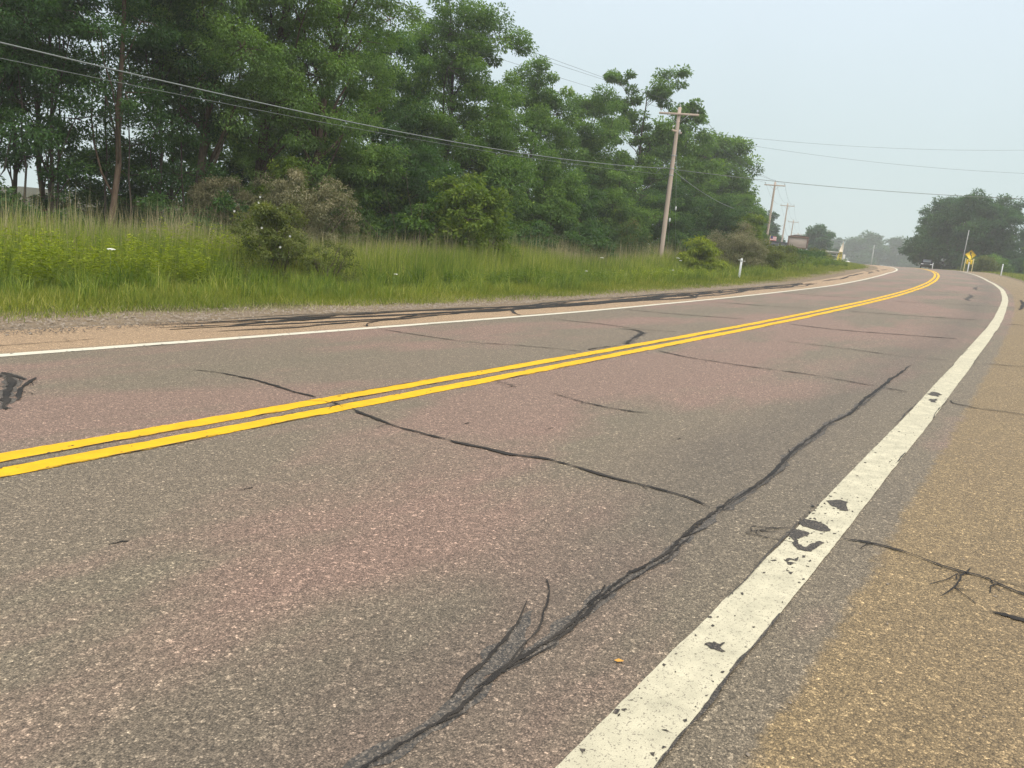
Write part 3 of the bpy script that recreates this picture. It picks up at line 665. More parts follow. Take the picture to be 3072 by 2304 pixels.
def blades(name, sxy, h, w, mat, label, cat, rng, lean=.25, tint0=.45, seg=2):
    """sxy world positions (n,3)"""
    n = len(sxy); a = rng.uniform(0, 2 * math.pi, n); dirv = np.stack([np.cos(a), np.sin(a), np.zeros(n)], 1)
    la = rng.normal(0, lean, n)[:, None] * h[:, None]; l2 = rng.uniform(0, 2 * math.pi, n); ld = np.stack([np.cos(l2), np.sin(l2), np.zeros(n)], 1)
    z = np.array([[0, 0, 1.]])
    if seg == 2:
        b0 = sxy - dirv * w[:, None] / 2; b1 = sxy + dirv * w[:, None] / 2
        mid = sxy + z * h[:, None] * .55 + ld * la * .35
        m0 = mid - dirv * w[:, None] * .4; m1 = mid + dirv * w[:, None] * .4
        tip = sxy + z * h[:, None] * (1 - .25 * np.abs(la / h[:, None])) + ld * la
        V = np.stack([b0, b1, m1, m0, tip], 1).reshape(-1, 3); i = np.arange(n)[:, None] * 5
        F = np.stack([i + [[0, 1, 2]], i + [[0, 2, 3]], i + [[3, 2, 4]]], 1).reshape(-1, 3); k = 5
    else:
        b0 = sxy - dirv * w[:, None] / 2; b1 = sxy + dirv * w[:, None] / 2; tip = sxy + z * h[:, None] + ld * la
        V = np.stack([b0, b1, tip], 1).reshape(-1, 3); F = np.arange(n * 3).reshape(-1, 3); k = 3
    patchy = .16 * np.sin(sxy[:, 0] * .9 + sxy[:, 1] * .5) * np.sin(sxy[:, 1] * .7 - sxy[:, 0] * .4)
    t = np.clip(tint0 + patchy + rng.normal(0, .24, n), 0, 1)
    o = mk(name, V, F, mat, tint=np.repeat(t, k)); tag(o, label, cat, kind='stuff'); return o

rg = np.random.default_rng(11)
def scatter(n, s0, s1, d0, d1, sp=1.0):
    s = s0 + (s1 - s0) * rg.uniform(0, 1, n) ** sp; d = rg.uniform(d0, d1, n); return s, d
# mown verge, left
def mown(n, s0, s1, hh, ww, nm, lb, d0=6.5, d1=11.8):
    s, d = scatter(n, s0, s1, d0, d1)
    edge = 7.0 + .35 * np.sin(s * .8) + .25 * np.sin(s * 2.3 + 1)
    keep = (d > edge) | (rg.uniform(0, 1, n) < .07); s, d = s[keep], d[keep]
    h = hh * rg.uniform(.5, 1.4, len(s)) * np.clip((d - 5.9) / 2.2, .35, 1.25); w = np.full(len(s), ww) * rg.uniform(.7, 1.3, len(s))
    return blades(nm, S2W(s, d), h, w, mown_m, lb, 'grass', rg, .55, .42, 1)
mown(95000, -14, 22, .15, .011, 'mown_grass', 'short mown grass beside the gravel shoulder near the rose bush')
mown(38000, 22, 70, .17, .022, 'mown_grass', 'short mown grass running past the white marker post by the bend')
mown(16000, 70, 150, .22, .05, 'mown_grass', 'pale short grass on the inside of the far bend', 6.0, 14)
# dry grass between gravel and verge
s, d = scatter(15000, -14, 60, 6.2, 7.7); 
blades('dry_grass', S2W(s, d), .07 * rg.uniform(.5, 1.4, len(s)), .010 * np.ones(len(s)), straw_m, 'dry straw coloured grass fringe between the gravel and the mown verge', 'grass', rg, .9, .5, 1)
# tall grass
def tall(n, s0, s1, d0, d1, hh, ww, nm, lb, mat=grass_m, lean=.16, t0=.45):
    s, d = scatter(n, s0, s1, d0, d1)
    fr = np.clip((d - d0) / 2.6, .22, 1); pat = .82 + .18 * np.sin(s * .55) * np.sin(d * .9 + s * .21)
    h = hh * rg.uniform(.65, 1.15, len(s)) * fr * pat; w = ww * rg.uniform(.6, 1.3, len(s))
    return blades(nm, S2W(s, d), h, w, mat, lb, 'grass', rg, lean, t0, 2)
tall(60000, -8, 26, 10.8, 18.5, 1.55, .014, 'tall_grass', 'tall green meadow grass around the rose bush below the woods')
tall(42000, 26, 62, 10.8, 19.5, 1.3, .022, 'tall_grass', 'tall green meadow grass in front of the leaning utility pole')
tall(22000, -14, -2, 10.6, 19, .95, .013, 'tall_grass', 'tall green grass among the yellowish weeds under the tall trunks')
tall(9000, 62, 110, 9.5, 17, .8, .05, 'tall_grass', 'rough green grass below the dark hedge by the bend')
tall(11000, 1, 46, 12.2, 18.5, 2.1, .014, 'seed_stems', 'dry straw coloured seed stems rising above the tall grass', straw_m, .10, .5)
tall(3000, -6, 8, 14.0, 18.5, 2.3, .014, 'seed_stems', 'tall bleached reed stems in front of the dark tree trunks', straw_m, .14, .6)
# grass right of the far shoulder
s, d = scatter(26000, 30, 150, -17, -6.6); s2 = s
blades('roadside_grass', S2W(s, d), .22 * rg.uniform(.4, 1.3, len(s)), .03 * np.ones(len(s)), mown_m, 'low grass beyond the right shoulder under the big round tree', 'grass', rg, .5, .5, 1)
# gravel stones on the broken left shoulder
def gravel():
    n = 5200; s = rg.uniform(-14, 34, n); d = np.clip(rg.normal(6.1, .45, n), 5.0, 7.4); keep = (s < 1) | (d > 5.7); s, d = s[keep], d[keep]; n = len(s)
    c = S2W(s, d, .006); r0 = rg.uniform(.008, .028, n)
    base = np.array([(1, 0, 0), (-.9, .2, 0), (0, 1, 0), (.1, -1, 0), (0, 0, .7), (0, 0, -.5)], float)
    V = (c[:, None] + base[None] * r0[:, None, None] * rg.uniform(.7, 1.3, (n, 6, 1))).reshape(-1, 3)
    f = np.array([(0, 2, 4), (2, 1, 4), (1, 3, 4), (3, 0, 4)]); F = (np.arange(n)[:, None, None] * 6 + f[None]).reshape(-1, 3)
    tag(mk('gravel', V, F, stone_m), 'loose grey and tan gravel along the broken left shoulder', 'gravel', kind='stuff')
    n = 2200; s = rg.uniform(-12, -.3, n); d = np.clip(rg.normal(5.25, .22, n), 4.6, 6); c = S2W(s, d, .01); r0 = rg.uniform(.005, .017, n)
    V = (c[:, None] + base[None] * r0[:, None, None] * rg.uniform(.6, 1.4, (n, 6, 1)) * np.array([[[1, 1, .55]]])).reshape(-1, 3)
    F = (np.arange(n)[:, None, None] * 6 + f[None]).reshape(-1, 3)
    tag(mk('asphalt_crumbs', V, F, ftar_m, uv=V[:, :2]), 'dark crumbled asphalt pieces at the broken end of the left shoulder', 'rubble', kind='stuff')
gravel()
def loose_stones():
    n = 1500; s = rg.uniform(-5.5, 20, n) ; d = -3.75 - 2.3 * rg.uniform(0, 1, n) ** .8; c = S2W(s, d, .003); r0 = rg.uniform(.002, .0075, n)
    base = np.array([(1, 0, 0), (-.9, .2, 0), (0, 1, 0), (.1, -1, 0), (0, 0, .8), (0, 0, -.5)], float)
    V = (c[:, None] + base[None] * r0[:, None, None] * rg.uniform(.7, 1.3, (n, 6, 1))).reshape(-1, 3)
    f = np.array([(0, 2, 4), (2, 1, 4), (1, 3, 4), (3, 0, 4)]); F = (np.arange(n)[:, None, None] * 6 + f[None]).reshape(-1, 3)
    tag(mk('loose_stones', V, F, stone_m), 'small loose stones scattered over the tan right shoulder', 'gravel', kind='stuff')
loose_stones()
def tufts(n, s0, s1, d0, d1, h0, h1, nb, nm, lb, mat, w0):
    s, d = scatter(n, s0, s1, d0, d1); hh = rg.uniform(h0, h1, n)
    ss_ = np.repeat(s, nb) + rg.normal(0, .10, n * nb); dd_ = np.repeat(d, nb) + rg.normal(0, .10, n * nb)
    blades(nm, S2W(ss_, dd_), np.repeat(hh, nb) * rg.uniform(.5, 1.15, n * nb), np.full(n * nb, w0), mat, lb, 'grass', rg, .5, .38, 2)
tufts(260, -12, 26, 8.2, 11.6, .25, .75, 45, 'grass_tuft_band', 'coarse leaning grass tufts where the mown verge meets the tall grass', grass_m, .013)
tufts(160, 26, 60, 8.6, 11.6, .3, .75, 40, 'grass_tuft_band', 'coarse grass tufts along the verge before the marker post', grass_m, .024)
tufts(60, -12, 20, 10.2, 12.2, .5, .9, 60, 'broad_grass', 'clumps of broad blue green grass at the foot of the tall grass', lime_m, .022)
tufts(45, -12, 30, 6.3, 7.3, .06, .16, 30, 'shoulder_tufts', 'small grass tufts growing in the gravel shoulder', mown_m, .010)
# goldenrod-like leafy weeds at the left
def weeds(n, s0, s1, d0, d1, hh, nm, lb, mat, nl=26, L0=.13, W0=.035):
    s, d = scatter(n, s0, s1, d0, d1); b = S2W(s, d); h = hh * rg.uniform(.6, 1.15, n)
    top = b + np.stack([rg.normal(0, .08, n), rg.normal(0, .08, n), h], 1)
    t = rg.uniform(.22, 1, (n, nl)); cen = b[:, None] + (top - b)[:, None] * t[..., None]; cen = cen.reshape(-1, 3)
    a = rg.uniform(0, 2 * math.pi, n * nl); ax = np.stack([np.cos(a), np.sin(a), rg.uniform(-.2, .7, n * nl)], 1)
    nor = np.array([[0, 0, 1.]]) + rg.normal(size=(n * nl, 3)) * .4
    V, F = leaves(cen, ax, nor, L0 * rg.uniform(.6, 1.3, n * nl) * (1.25 - .6 * t.ravel()), W0 * rg.uniform(.7, 1.2, n * nl), rg)
    pt = np.repeat(rg.normal(0, .1, n), nl); T = np.clip(.30 + pt + .4 * (t.ravel() - .4) + rg.normal(0, .12, n * nl), 0, 1)
    tag(mk(nm, V, F, mat, tint=np.repeat(T, 4)), lb, 'weeds', kind='stuff')
weeds(1000, -9, 4.5, 11.0, 14.8, 1.05, 'goldenrod_weeds', 'bright yellow green leafy weeds massed below the tall trunks', weed_m)
weeds(120, 4.5, 7.5, 13.2, 15, 1.4, 'goldenrod_weeds', 'yellow green weeds clustered beside the rose bush', weed_m)
weeds(260, 12, 24, 9.8, 11.6, .5, 'low_weeds', 'low pale green weeds at the foot of the tall grass', lime_m, 18, .12, .04)
weeds(170, 24, 36, 9.4, 11.4, .6, 'yellow_weeds', 'yellowish flowering weeds at the grass edge before the utility pole', weed_m, 20, .12, .04)
weeds(200, 60, 90, 8.5, 12, .9, 'hedge_foot_weeds', 'bright green weeds under the dark hedge near the bend', lime_m, 20, .22, .08)

# white umbel flowers: individual plants
umb_m = plain('flower_white', (.82, .82, .74), .7, .06, 30); stem_m = plain('flower_stem', (.12, .17, .05), .7, .2, 10)
def umbel(s_, d_, h_, r_, label):
    p = S2W(s_, d_); t = thing('white_wildflower', label, 'flower', tuple(p), random.uniform(0, 6), 'white umbel flowers in the verge')
    MB().tube([(0, 0, 0), (.02, .01, h_ * .5), (0, .03, h_)], [.006, .005, .004], 5).build('stem', stem_m, t)
    mb = MB(); rgk = random.Random(int(s_ * 100))
    for i in range(15):
        a = i * 2.4; q = r_ * math.sqrt(i / 15); z = h_ + .02 - q * q * .8 / max(r_, .01) * .3
        mb.lathe([(.002, -.01), (r_ * .22, 0), (r_ * .24, .006), (r_ * .12, .014)], (math.cos(a) * q, math.sin(a) * q + .03, z), 7)
    hd = mb.build('flower_head', umb_m, t); hd['kind'] = 'stuff'
FL = [(-3.4,10.6,.55,.085),(-3.2,10.9,.42,.035),(-1.2,10.7,.5,.03),(1.6,10.9,.85,.08),(-1.4,12.4,.95,.06),(-2.3,11.6,1.0,.035),(-2.0,10.6,.4,.04),(-1.6,10.3,.33,.035),(27.5,13.1,1.0,.09),(38,13,1.0,.10),(36.5,12.3,.9,.08),(43,10.6,.9,.09),(44.5,10.7,.8,.08),(30,10.3,.5,.06),(9.5,10.5,.45,.05),(21,10.6,.5,.05)]
FLB = ['large flat white umbel flower low in front of the yellow green weeds', 'tiny white flower touching the large low umbel', 'small white flower at the mown edge below the weeds', 'tall white umbel flower rising alone right of the weeds', 'white flower high among the yellow green weeds', 'tiny white flower up in the back of the weeds', 'small low white flower left of the mown edge clump', 'lowest small white flower at the mown edge',
 'white flower in the tall grass left of the utility pole', 'white flower in the grass below the sumac', 'white flower in the grass just left of the sumac flower', 'white flower right beside the marker post', 'white flower between the marker post and the greyish brown bush', 'small white flower among the yellowish flowering weeds', 'small white flower at the grass foot below the rose bush', 'small white flower among the low pale weeds']
for f_, lb in zip(FL, FLB): umbel(*f_, lb)
PART2 = True

# ------------------------------------------------------------------ woods on the left
def gp(x, y): return (x, y, ground(x, y))
# slender, thinly leaved trunks at the edge of the woods (three builds, copied)
thinA = make_tree('slender_tree', 'slender dark tree with thin leafy crown beside the yellow green weeds', 'tree', gp(-16.9, 24.6), 15.5, 4.6, 101, deep_m, .10, .24, 18, 150, 30000, (.12, .053), crad=.55, lobe_r=.27, group='slender trees at the wood edge', lean=(.3, .2))
thinB = make_tree('slender_tree', 'slender tree with brown trunk standing where sky shows through the woods', 'tree', gp(-14.25, 26.5), 17, 4.4, 102, deep_m, .115, .30, 14, 110, 20000, (.12, .053), bark=bark2_m, crad=.5, lobe_r=.26, group='slender trees at the wood edge', lean=(.25, .3))
thinC = make_tree('slender_tree', 'slender dark tree with low twiggy branches behind the bleached reeds', 'tree', gp(-15.7, 25.8), 14, 4.2, 103, deep_m, .07, .16, 17, 140, 27000, (.12, .053), crad=.55, lobe_r=.28, group='slender trees at the wood edge', lean=(-.2, .1))
for src, x, y, rz, sc, lb in ((thinA, -20.6, 29.5, 1.9, 1.1, 'slender dark tree deeper in the woods behind the weeds'),
                              (thinB, -18.2, 29.8, 2.4, .95, 'thin bare-stemmed tree deeper in the woods against pale sky'),
                              (thinC, -13.6, 29.2, 4.1, 1.0, 'low branching slender tree between the brown trunks'),
                              (thinC, -17.6, 26.6, 2.0, 1.12, 'twiggy slender tree between two dark trunks'),
                              (thinB, -20.4, 25.4, .7, 1.0, 'slender brown-stemmed tree at the open end of the woods'),
                              (thinC, -15.2, 33.2, .5, 1.2, 'twiggy slender tree behind the forked brown tree')):
    c = copy_tree(src); c.location = gp(x, y); c.rotation_euler = (0, 0, rz); c.scale = (sc, sc, sc); c['label'] = lb
rs_ = np.random.default_rng(21)
for i, (x, y, h_) in enumerate(((-17.2, 24.0, 7.5), (-16.2, 26.6, 8.5), (-15.9, 24.6, 6.5), (-18.6, 26.2, 9), (-14.9, 27.6, 8), (-13.9, 27.4, 7), (-19.6, 27.0, 8.5), (-12.9, 29.6, 7.5))):
    t_ = thing('sapling', ['thin bare sapling stem leaning by the yellow green weeds', 'straight thin sapling behind the bleached reeds', 'short thin sapling at the thicket edge', 'thin dark sapling against the pale gap in the woods', 'thin sapling beside the brown trunk', 'thin pale sapling left of the forked tree', 'thin sapling at the open end of the woods', 'thin sapling in front of the forked tree'][i], 'tree', gp(x, y), 0, 'saplings at the wood edge')
    tp_ = bent((0, 0, -.1), (rs_.uniform(-.5, .6), rs_.uniform(-.4, .4), h_), rs_, 8, .03); MB().tube(tp_, np.linspace(.045, .01, 8), 6).build('stem', bark_m, t_, smooth=True)
    mb = MB(); cc_ = []
    for k in range(14):
        b0 = tp_[rs_.integers(2, 8)]; b1 = b0 + np.array([rs_.uniform(-.9, .9), rs_.uniform(-.9, .9), rs_.uniform(.1, .6)]); mb.tube(bent(b0, b1, rs_, 4, .1), np.linspace(.014, .004, 4), 4); cc_.append(b1)
    mb.build('twigs', bark_m, t_)['kind'] = 'stuff'
    V, F, T = clump_leaves(np.array(cc_), .32, 900, .13, .06, rs_); c_ = mk('leaves', V, F, deep_m, t_, tint=T); c_['kind'] = 'stuff'
make_tree('forked_tree', 'forked tree with thick leaning brown trunk at the wood edge', 'tree', gp(-13.2, 30.8), 16.5, 8.5, 111, ash_m, .20, .30, 22, 240, 76000, (.125, .056), bark=bark2_m, lean=(1.5, .3), crad=.62, lobe_r=.22, limb_r=.6)
make_tree('leaning_tree', 'leaning tree with clear brown trunk rising behind the olive brown shrub', 'tree', gp(-11.6, 32.4), 16.5, 9.0, 112, ash_m, .19, .30, 24, 270, 84000, (.125, .056), bark=bark2_m, lean=(1.6, .6), crad=.62, lobe_r=.2, limb_r=.6)
make_tree('leaning_tree', 'leaning brown trunk with broad light green crown next to the sky gap', 'tree', gp(-9.9, 33.6), 17, 9.5, 113, ash_m, .18, .16, 28, 310, 96000, (.125, .056), bark=bark2_m, lean=(1.5, .3), crad=.65, lobe_r=.2, limb_r=.6)
make_tree('broad_tree', 'broad ash-like tree forming the tallest crown right of the sky gap', 'tree', gp(-4.9, 45.7), 15.2, 9.2, 114, maple_m, .22, .06, 34, 380, 110000, (.165, .08), crad=.72, lobe_r=.21, shape='oval')
make_tree('shaded_tree', 'dark tree filling the wood edge between the leaning trunk and the tallest crown', 'tree', gp(-8.3, 40.5), 11.5, 8.0, 115, deep_m, .16, .06, 20, 190, 50000, (.15, .072), crad=.7, lobe_r=.23)
make_tree('wood_edge_tree', 'mid-height tree just right of the tallest crown', 'tree', gp(-.2, 56), 13.4, 7.4, 116, maple_m, .17, .05, 24, 220, 52000, (.195, .098), crad=.78, lobe_r=.22)
make_tree('wood_edge_tree', 'pointed mid-green tree left of the tree with the open crown', 'tree', gp(4.2, 62), 13.2, 6.6, 117, maple_m, .16, .05, 22, 190, 44000, (.20, .098), crad=.78, lobe_r=.23)
# tree with the open, tufted crown
lob = [(-2.6, 0, 14.3, 1.25), (-1.6, .5, 13.0, 1.35), (.9, 0, 13.8, 1.15), (2.0, .3, 15.2, 1.0), (1.7, -.4, 13.8, 1.25), (3.4, .2, 11.9, 1.3), (2.4, 0, 10.6, 1.2), (-.6, .4, 11.0, 1.5), (-2.2, -.5, 10.2, 1.6), (0.8, .2, 9.2, 1.5), (-3.0, .2, 12.2, 1.2), (4.0, .1, 12.6, .8), (-1.2, .4, 7.2, 2.0), (1.6, 0, 6.6, 2.0), (-2.5, 0, 5.4, 2.1), (2.6, .4, 4.2, 2.2), (-.4, -.5, 3.6, 2.2)]
make_tree('tufted_tree', 'tall tree with open tufted crown standing out against the sky', 'tree', gp(9.0, 68.5), 16, 8, 118, maple_m, .2, .05, lobes=lob, nclump=215, nleaf=36000, leaf=(.27, .13), crad=.66)
make_tree('wood_edge_tree', 'dark rounded tree behind the leaning utility pole', 'tree', gp(14.2, 76), 12.6, 9.5, 119, maple_m, .2, .05, 24, 220, 34000, (.29, .15), crad=.9, lobe_r=.23, shape='round')
make_tree('round_tree', 'big rounded tree ending the woods right of the utility pole', 'tree', gp(21.0, 88.5), 13.0, 10.0, 120, maple_m, .25, .03, 34, 330, 46000, (.32, .17), crad=1.0, lobe_r=.2, shape='round')
make_tree('round_tree', 'smaller dark tree at the very end of the woods', 'tree', gp(24.6, 95.0), 9.4, 4.6, 121, deep_m, .15, .03, 16, 120, 18000, (.32, .17), crad=.9, lobe_r=.25, shape='round')
# understory
US = [(-6.2, 38.0, 6.0, 6.0, deep_m, 'dark understory tree below the leaning trunks'), (-2.4, 43.0, 6.5, 6.5, maple_m, 'green understory tree under the tallest crown'),
      (.8, 49.0, 6.2, 6.0, maple_m, 'green understory tree behind the young maple'), (2.9, 53.5, 5.6, 5.5, deep_m, 'dark understory tree beside the rusty-topped shrub'),
      (7.0, 61.0, 6.5, 7.0, maple_m, 'leafy understory tree below the tufted crown'), (11.5, 65.5, 6.0, 7.0, deep_m, 'dark understory tree just behind the utility pole'),
      (16.8, 74.0, 6.0, 7.5, deep_m, 'dark understory tree behind the greyish brown bush'), (21.5, 82.0, 6.0, 7.0, maple_m, 'understory tree at the foot of the big rounded tree'), (-16.5, 31.5, 4.2, 5.5, deep_m, 'dark thicket between the brown trunks'),
      (-11.2, 38.0, 7.0, 7.0, deep_m, 'dark leafy tree filling the gap behind the leaning trunks'), (-14.2, 37.5, 5.6, 6.0, maple_m, 'leafy tree filling the gap behind the forked trunk'), (-8.0, 35.6, 5.4, 5.5, maple_m, 'green understory tree right behind the olive brown shrub')]
u1 = make_tree('understory_tree', US[0][5], 'tree', gp(US[0][0], US[0][1]), 6, 6.2, 131, deep_m, .09, .04, 18, 150, 28000, (.16, .08), crad=.62, lobe_r=.24, group='understory trees along the woods')
u2 = make_tree('understory_tree', US[1][5], 'tree', gp(US[1][0], US[1][1]), 6, 6.2, 132, maple_m, .09, .04, 18, 150, 28000, (.175, .088), crad=.62, lobe_r=.24, group='understory trees along the woods')
for i, (x, y, H_, W_, m_, lb) in enumerate(US[2:]):
    c = copy_tree(u1 if m_ is deep_m else u2); c.location = gp(x, y); c.rotation_euler = (0, 0, 1.3 * i + .8); c.scale = (W_ / 6.2, W_ / 6.2, H_ / 6); c['label'] = lb
# thicket plants at the foot of the trunks
TH = [(-16.4, 23.6, 2.6, 3.2, 'low dark thicket at the foot of the slender trees'), (-12.6, 26.9, 2.4, 3.4, 'low dark thicket behind the bleached reeds'), (-11.0, 28.6, 2.6, 3.0, 'dark thicket left of the olive brown shrub'),
      (-5.2, 34.5, 2.8, 3.8, 'low green thicket right of the olive brown shrub'), (.4, 40.0, 2.6, 3.8, 'low green thicket right of the young maple'), (3.6, 46.5, 3.0, 4.2, 'low thicket left of the rusty-topped shrub'),
      (-14.5, 25.0, 1.7, 2.6, 'knee-high thicket around the brown trunk'), (5.2, 52.0, 2.6, 4.0, 'low thicket right behind the rusty-topped shrub'), (11.0, 58.5, 2.6, 4.5, 'low thicket behind the sumac'), (-19.0, 24.2, 2.2, 3.4, 'low thicket at the open end of the woods')]
tb, _ = make_bush('thicket', TH[0][4], 'bush', gp(TH[0][0], TH[0][1]), 2.6, 3.2, 141, deep_m, 90, 9000, (.15, .075), 'low thickets along the woods', .34, 12)
for i, (x, y, H_, W_, lb) in enumerate(TH[1:]):
    c = copy_tree(tb); c.location = gp(x, y); c.rotation_euler = (0, 0, i * 1.1 + .4); c.scale = (W_ / 3.2, W_ / 3.2, H_ / 2.6); c['label'] = lb
# tangle of dead brown twigs right of the olive shrub
tw = thing('dead_branches', 'tangle of bare brown branches leaning out beside the olive brown shrub', 'branches', gp(-5.0, 33.2))
rt = np.random.default_rng(9)
for i in range(16):
    a = rt.uniform(-.9, 1.0); l_ = rt.uniform(1.8, 4.2)
    MB().tube(bent((rt.uniform(-.8, .8), rt.uniform(-.4, .4), 0), (math.sin(a) * l_ + rt.uniform(-.5, .5), rt.uniform(-1, .4), math.cos(a) * l_), rt, 7, .08), np.linspace(.022, .005, 7), 5).build('branch', twig_m, tw, smooth=True)

# shrubs in the meadow
rose, rcc = make_bush('rose_bush', 'olive green wild rose bush with small white flowers in the meadow', 'bush', gp(-6.7, 21.4), 2.3, 3.7, 151, rose_m, 130, 19000, (.075, .038), None, .25, 20, low=.05, droop=.35)
ro = np.random.default_rng(4)
petal_m = plain('rose_petal', (.85, .84, .80), .6, .05, 20)
for i in range(12):
    q = rcc[ro.integers(0, len(rcc))] + np.array([ro.uniform(-.1, .1), -.30, ro.uniform(.05, .25)]); mb = MB()
    for k in range(5):
        a = k * 2 * math.pi / 5; M = Matrix.Translation(Vector(q)) @ Matrix.Rotation(a, 4, 'Y') @ Matrix.Scale(.62, 4) @ Matrix.Translation(Vector((0, 0, .022)))
        mb.prism([(-.014, -.015), (.014, -.015), (.02, .008), (.01, .022), (-.01, .022), (-.02, .008)], .006, M)
    mb.build('rose_flower', petal_m, rose)
make_bush('rose_arch', 'long arching rose canes reaching over the grass beside the rose bush', 'bush', gp(-5.3, 21.4), 1.5, 1.7, 152, rose_m, 40, 3600, (.06, .03), None, .2, 10)
make_bush('olive_shrub', 'large olive brown shrub with dusty faded leaves at the wood edge', 'bush', gp(-8.6, 29.4), 3.7, 4.8, 153, olive_m, 200, 42000, (.085, .036), None, .36, 18, low=.1, toppy=.35)
make_bush('olive_shrub', 'smaller olive brown shrub left of the large dusty one', 'bush', gp(-11.3, 29.6), 3.2, 3.0, 154, olive_m, 110, 20000, (.085, .036), None, .34, 12, low=.25, toppy=.3)
make_bush('light_shrub', 'yellowish green bush leaning behind the olive brown shrub', 'bush', gp(-9.6, 30.6), 4.3, 2.6, 155, lime_m, 60, 6500, (.12, .06), None, .32, 10, low=.45)
make_bush('grey_green_shrub', 'pale grey green shrub behind the smaller olive brown shrub', 'bush', gp(-11.0, 30.4), 4.0, 2.2, 156, ash_m, 55, 7000, (.07, .03), None, .3, 8, low=.4)
make_tree('young_maple', 'young light green maple at the edge of the tall grass', 'tree', gp(-2.6, 33.0), 4.0, 3.5, 157, lime_m, .05, .05, 18, 130, 13000, (.15, .10), crad=.42, lobe_r=.25, shape='round')
make_tree('young_maple', 'half hidden young maple left of the light green one', 'tree', gp(-4.0, 33.8), 2.9, 2.8, 158, maple_m, .04, .05, 12, 80, 8000, (.15, .10), crad=.42, lobe_r=.27, shape='round')
make_bush('dogwood_bush', 'rounded green bush with rusty reddish top left of the utility pole', 'bush', gp(6.9, 50.5), 3.1, 3.7, 159, rust_m, 120, 15000, (.15, .07), None, .42, 12, toppy=.5)
make_bush('sumac', 'yellow green sumac with drooping leaves at the foot of the utility pole', 'bush', gp(10.6, 48.2), 2.5, 3.8, 160, weed_m, 80, 9000, (.26, .055), None, .38, 10, droop=.8, flatten=.4)
make_bush('hawthorn_bush', 'large greyish brown bush behind the white marker post', 'bush', gp(15.2, 56.2), 3.5, 4.6, 161, olive_m, 150, 22000, (.10, .045), None, .42, 14)
make_bush('hawthorn_bush', 'dark lower bush right of the greyish brown one', 'bush', gp(17.6, 58.6), 2.3, 3.6, 162, rose_m, 90, 11000, (.12, .05), None, .4, 10)
make_bush('young_sumac', 'bright lime green bush behind the greyish brown bush', 'bush', gp(20.0, 71.5), 4.4, 3.4, 163, lime_m, 70, 8000, (.26, .10), None, .5, 10, low=.4)
for i, (x, y, H_, W_, m_, lb) in enumerate(((23.0, 72.0, 1.9, 4.2, rose_m, 'brownish hedge bush at the near end of the hedge'), (26.5, 78.5, 1.8, 5.0, deep_m, 'dark green hedge bush in the middle of the hedge'), (29.6, 84.0, 1.75, 5.0, deep_m, 'dark green hedge bush below the wooden sign board'), (33.2, 90.5, 2.0, 4.6, rose_m, 'rounded brownish green hedge bush at the far end of the hedge'))):
    make_bush('hedge_bush', lb, 'bush', gp(x, y), H_, W_, 170 + i, m_, 110, 12000, (.18, .09), 'hedge bushes by the bend', .5, 10)

# ------------------------------------------------------------------ utility poles and wires
def utility_pole(label, x, y, H_, arm, yaw, detail=True):
    t = thing('utility_pole', label, 'utility pole', gp(x, y), yaw, 'utility poles along the road')
    n = 9; z = np.linspace(-.4, H_, n); MB().tube(np.stack([z * 0, z * 0, z], 1), np.linspace(.165, .105, n), 14).build('pole_shaft', pole_m, t, smooth=True)
    za = H_ - .42
    MB().box((0, -.14, za), (arm, .095, .12), bev=.012).build('crossarm', pole_m, t)
    for sg in (-1, 1):
        MB().tube([(sg * .62, -.19, za - .03), (sg * .06, -.15, za - .55)], .016, 6).build('brace', metal_m, t)
    for ix in (-arm / 2 + .1, arm / 2 - .12):
        MB().lathe([(.012, 0), (.012, .10), (.055, .12), (.062, .15), (.04, .17), (.058, .19), (.05, .22), (.02, .25)], (ix, -.14, za + .06), 10).build('insulator', insul_m, t)
    MB().lathe([(.012, -.05), (.012, .06), (.055, .08), (.062, .11), (.04, .13), (.05, .16), (.02, .2)], (0, 0, H_), 10).build('insulator', insul_m, t)
    if detail:
        M = Matrix.Rotation(R(62), 4, 'Z')
        MB().box((0, 0, H_ - 1.45), (1.15, .09, .11), M, .01).build('side_crossarm', pole_m, t)
        a = M @ Vector((-.5, 0, 0)); MB().lathe([(.012, 0), (.012, .10), (.055, .12), (.062, .15), (.04, .17), (.05, .22), (.02, .25)], (a.x, a.y, H_ - 1.4), 10).build('insulator', insul_m, t)
        a = M @ Vector((.1, 0, 0)); MB().lathe([(.02, 0), (.07, .04), (.07, .26), (.02, .3)], (a.x + .12, a.y - .1, H_ - 1.62), 10).build('cutout_fuse', insul_m, t)
        for zz in (H_ - 2.9, H_ - 3.7, H_ - 4.1): MB().lathe([(.10, -.03), (.155, -.03), (.155, .03), (.10, .03)], (0, 0, zz), 12).build('strap', metal_m, t)
        for (x1, y1, z0, mz) in ((.9, 5.5, H_ - 1.9, .50), (.35, 3.6, H_ - 3.3, .52)):
            g = MB().tube([(.05, .08, z0), (x1, y1, .1)], .009, 5).build('guy_wire', metal_m, t)
            q = np.array([.05, .08, z0]) * (1 - mz) + np.array([x1, y1, .1]) * mz
            MB().lathe([(.02, -.13), (.05, -.1), (.05, .1), (.02, .13)], q, 8).build('guy_insulator', postw_m, g)
        MB().tube([(-.14, -.10, .1), (-.15, -.10, H_ * .5), (-.11, -.09, H_ * .8)], .012, 5).build('ground_wire', wire_m, t)
        MB().tube([(-.15, -.1, H_ - 3.72), (-.5, -.16, H_ - 3.66), (-.75, -.2, H_ - 3.8), (-.95, -.2, H_ - 4.05)], .022, 6).build('cable_bracket', cable_m, t)
    return t
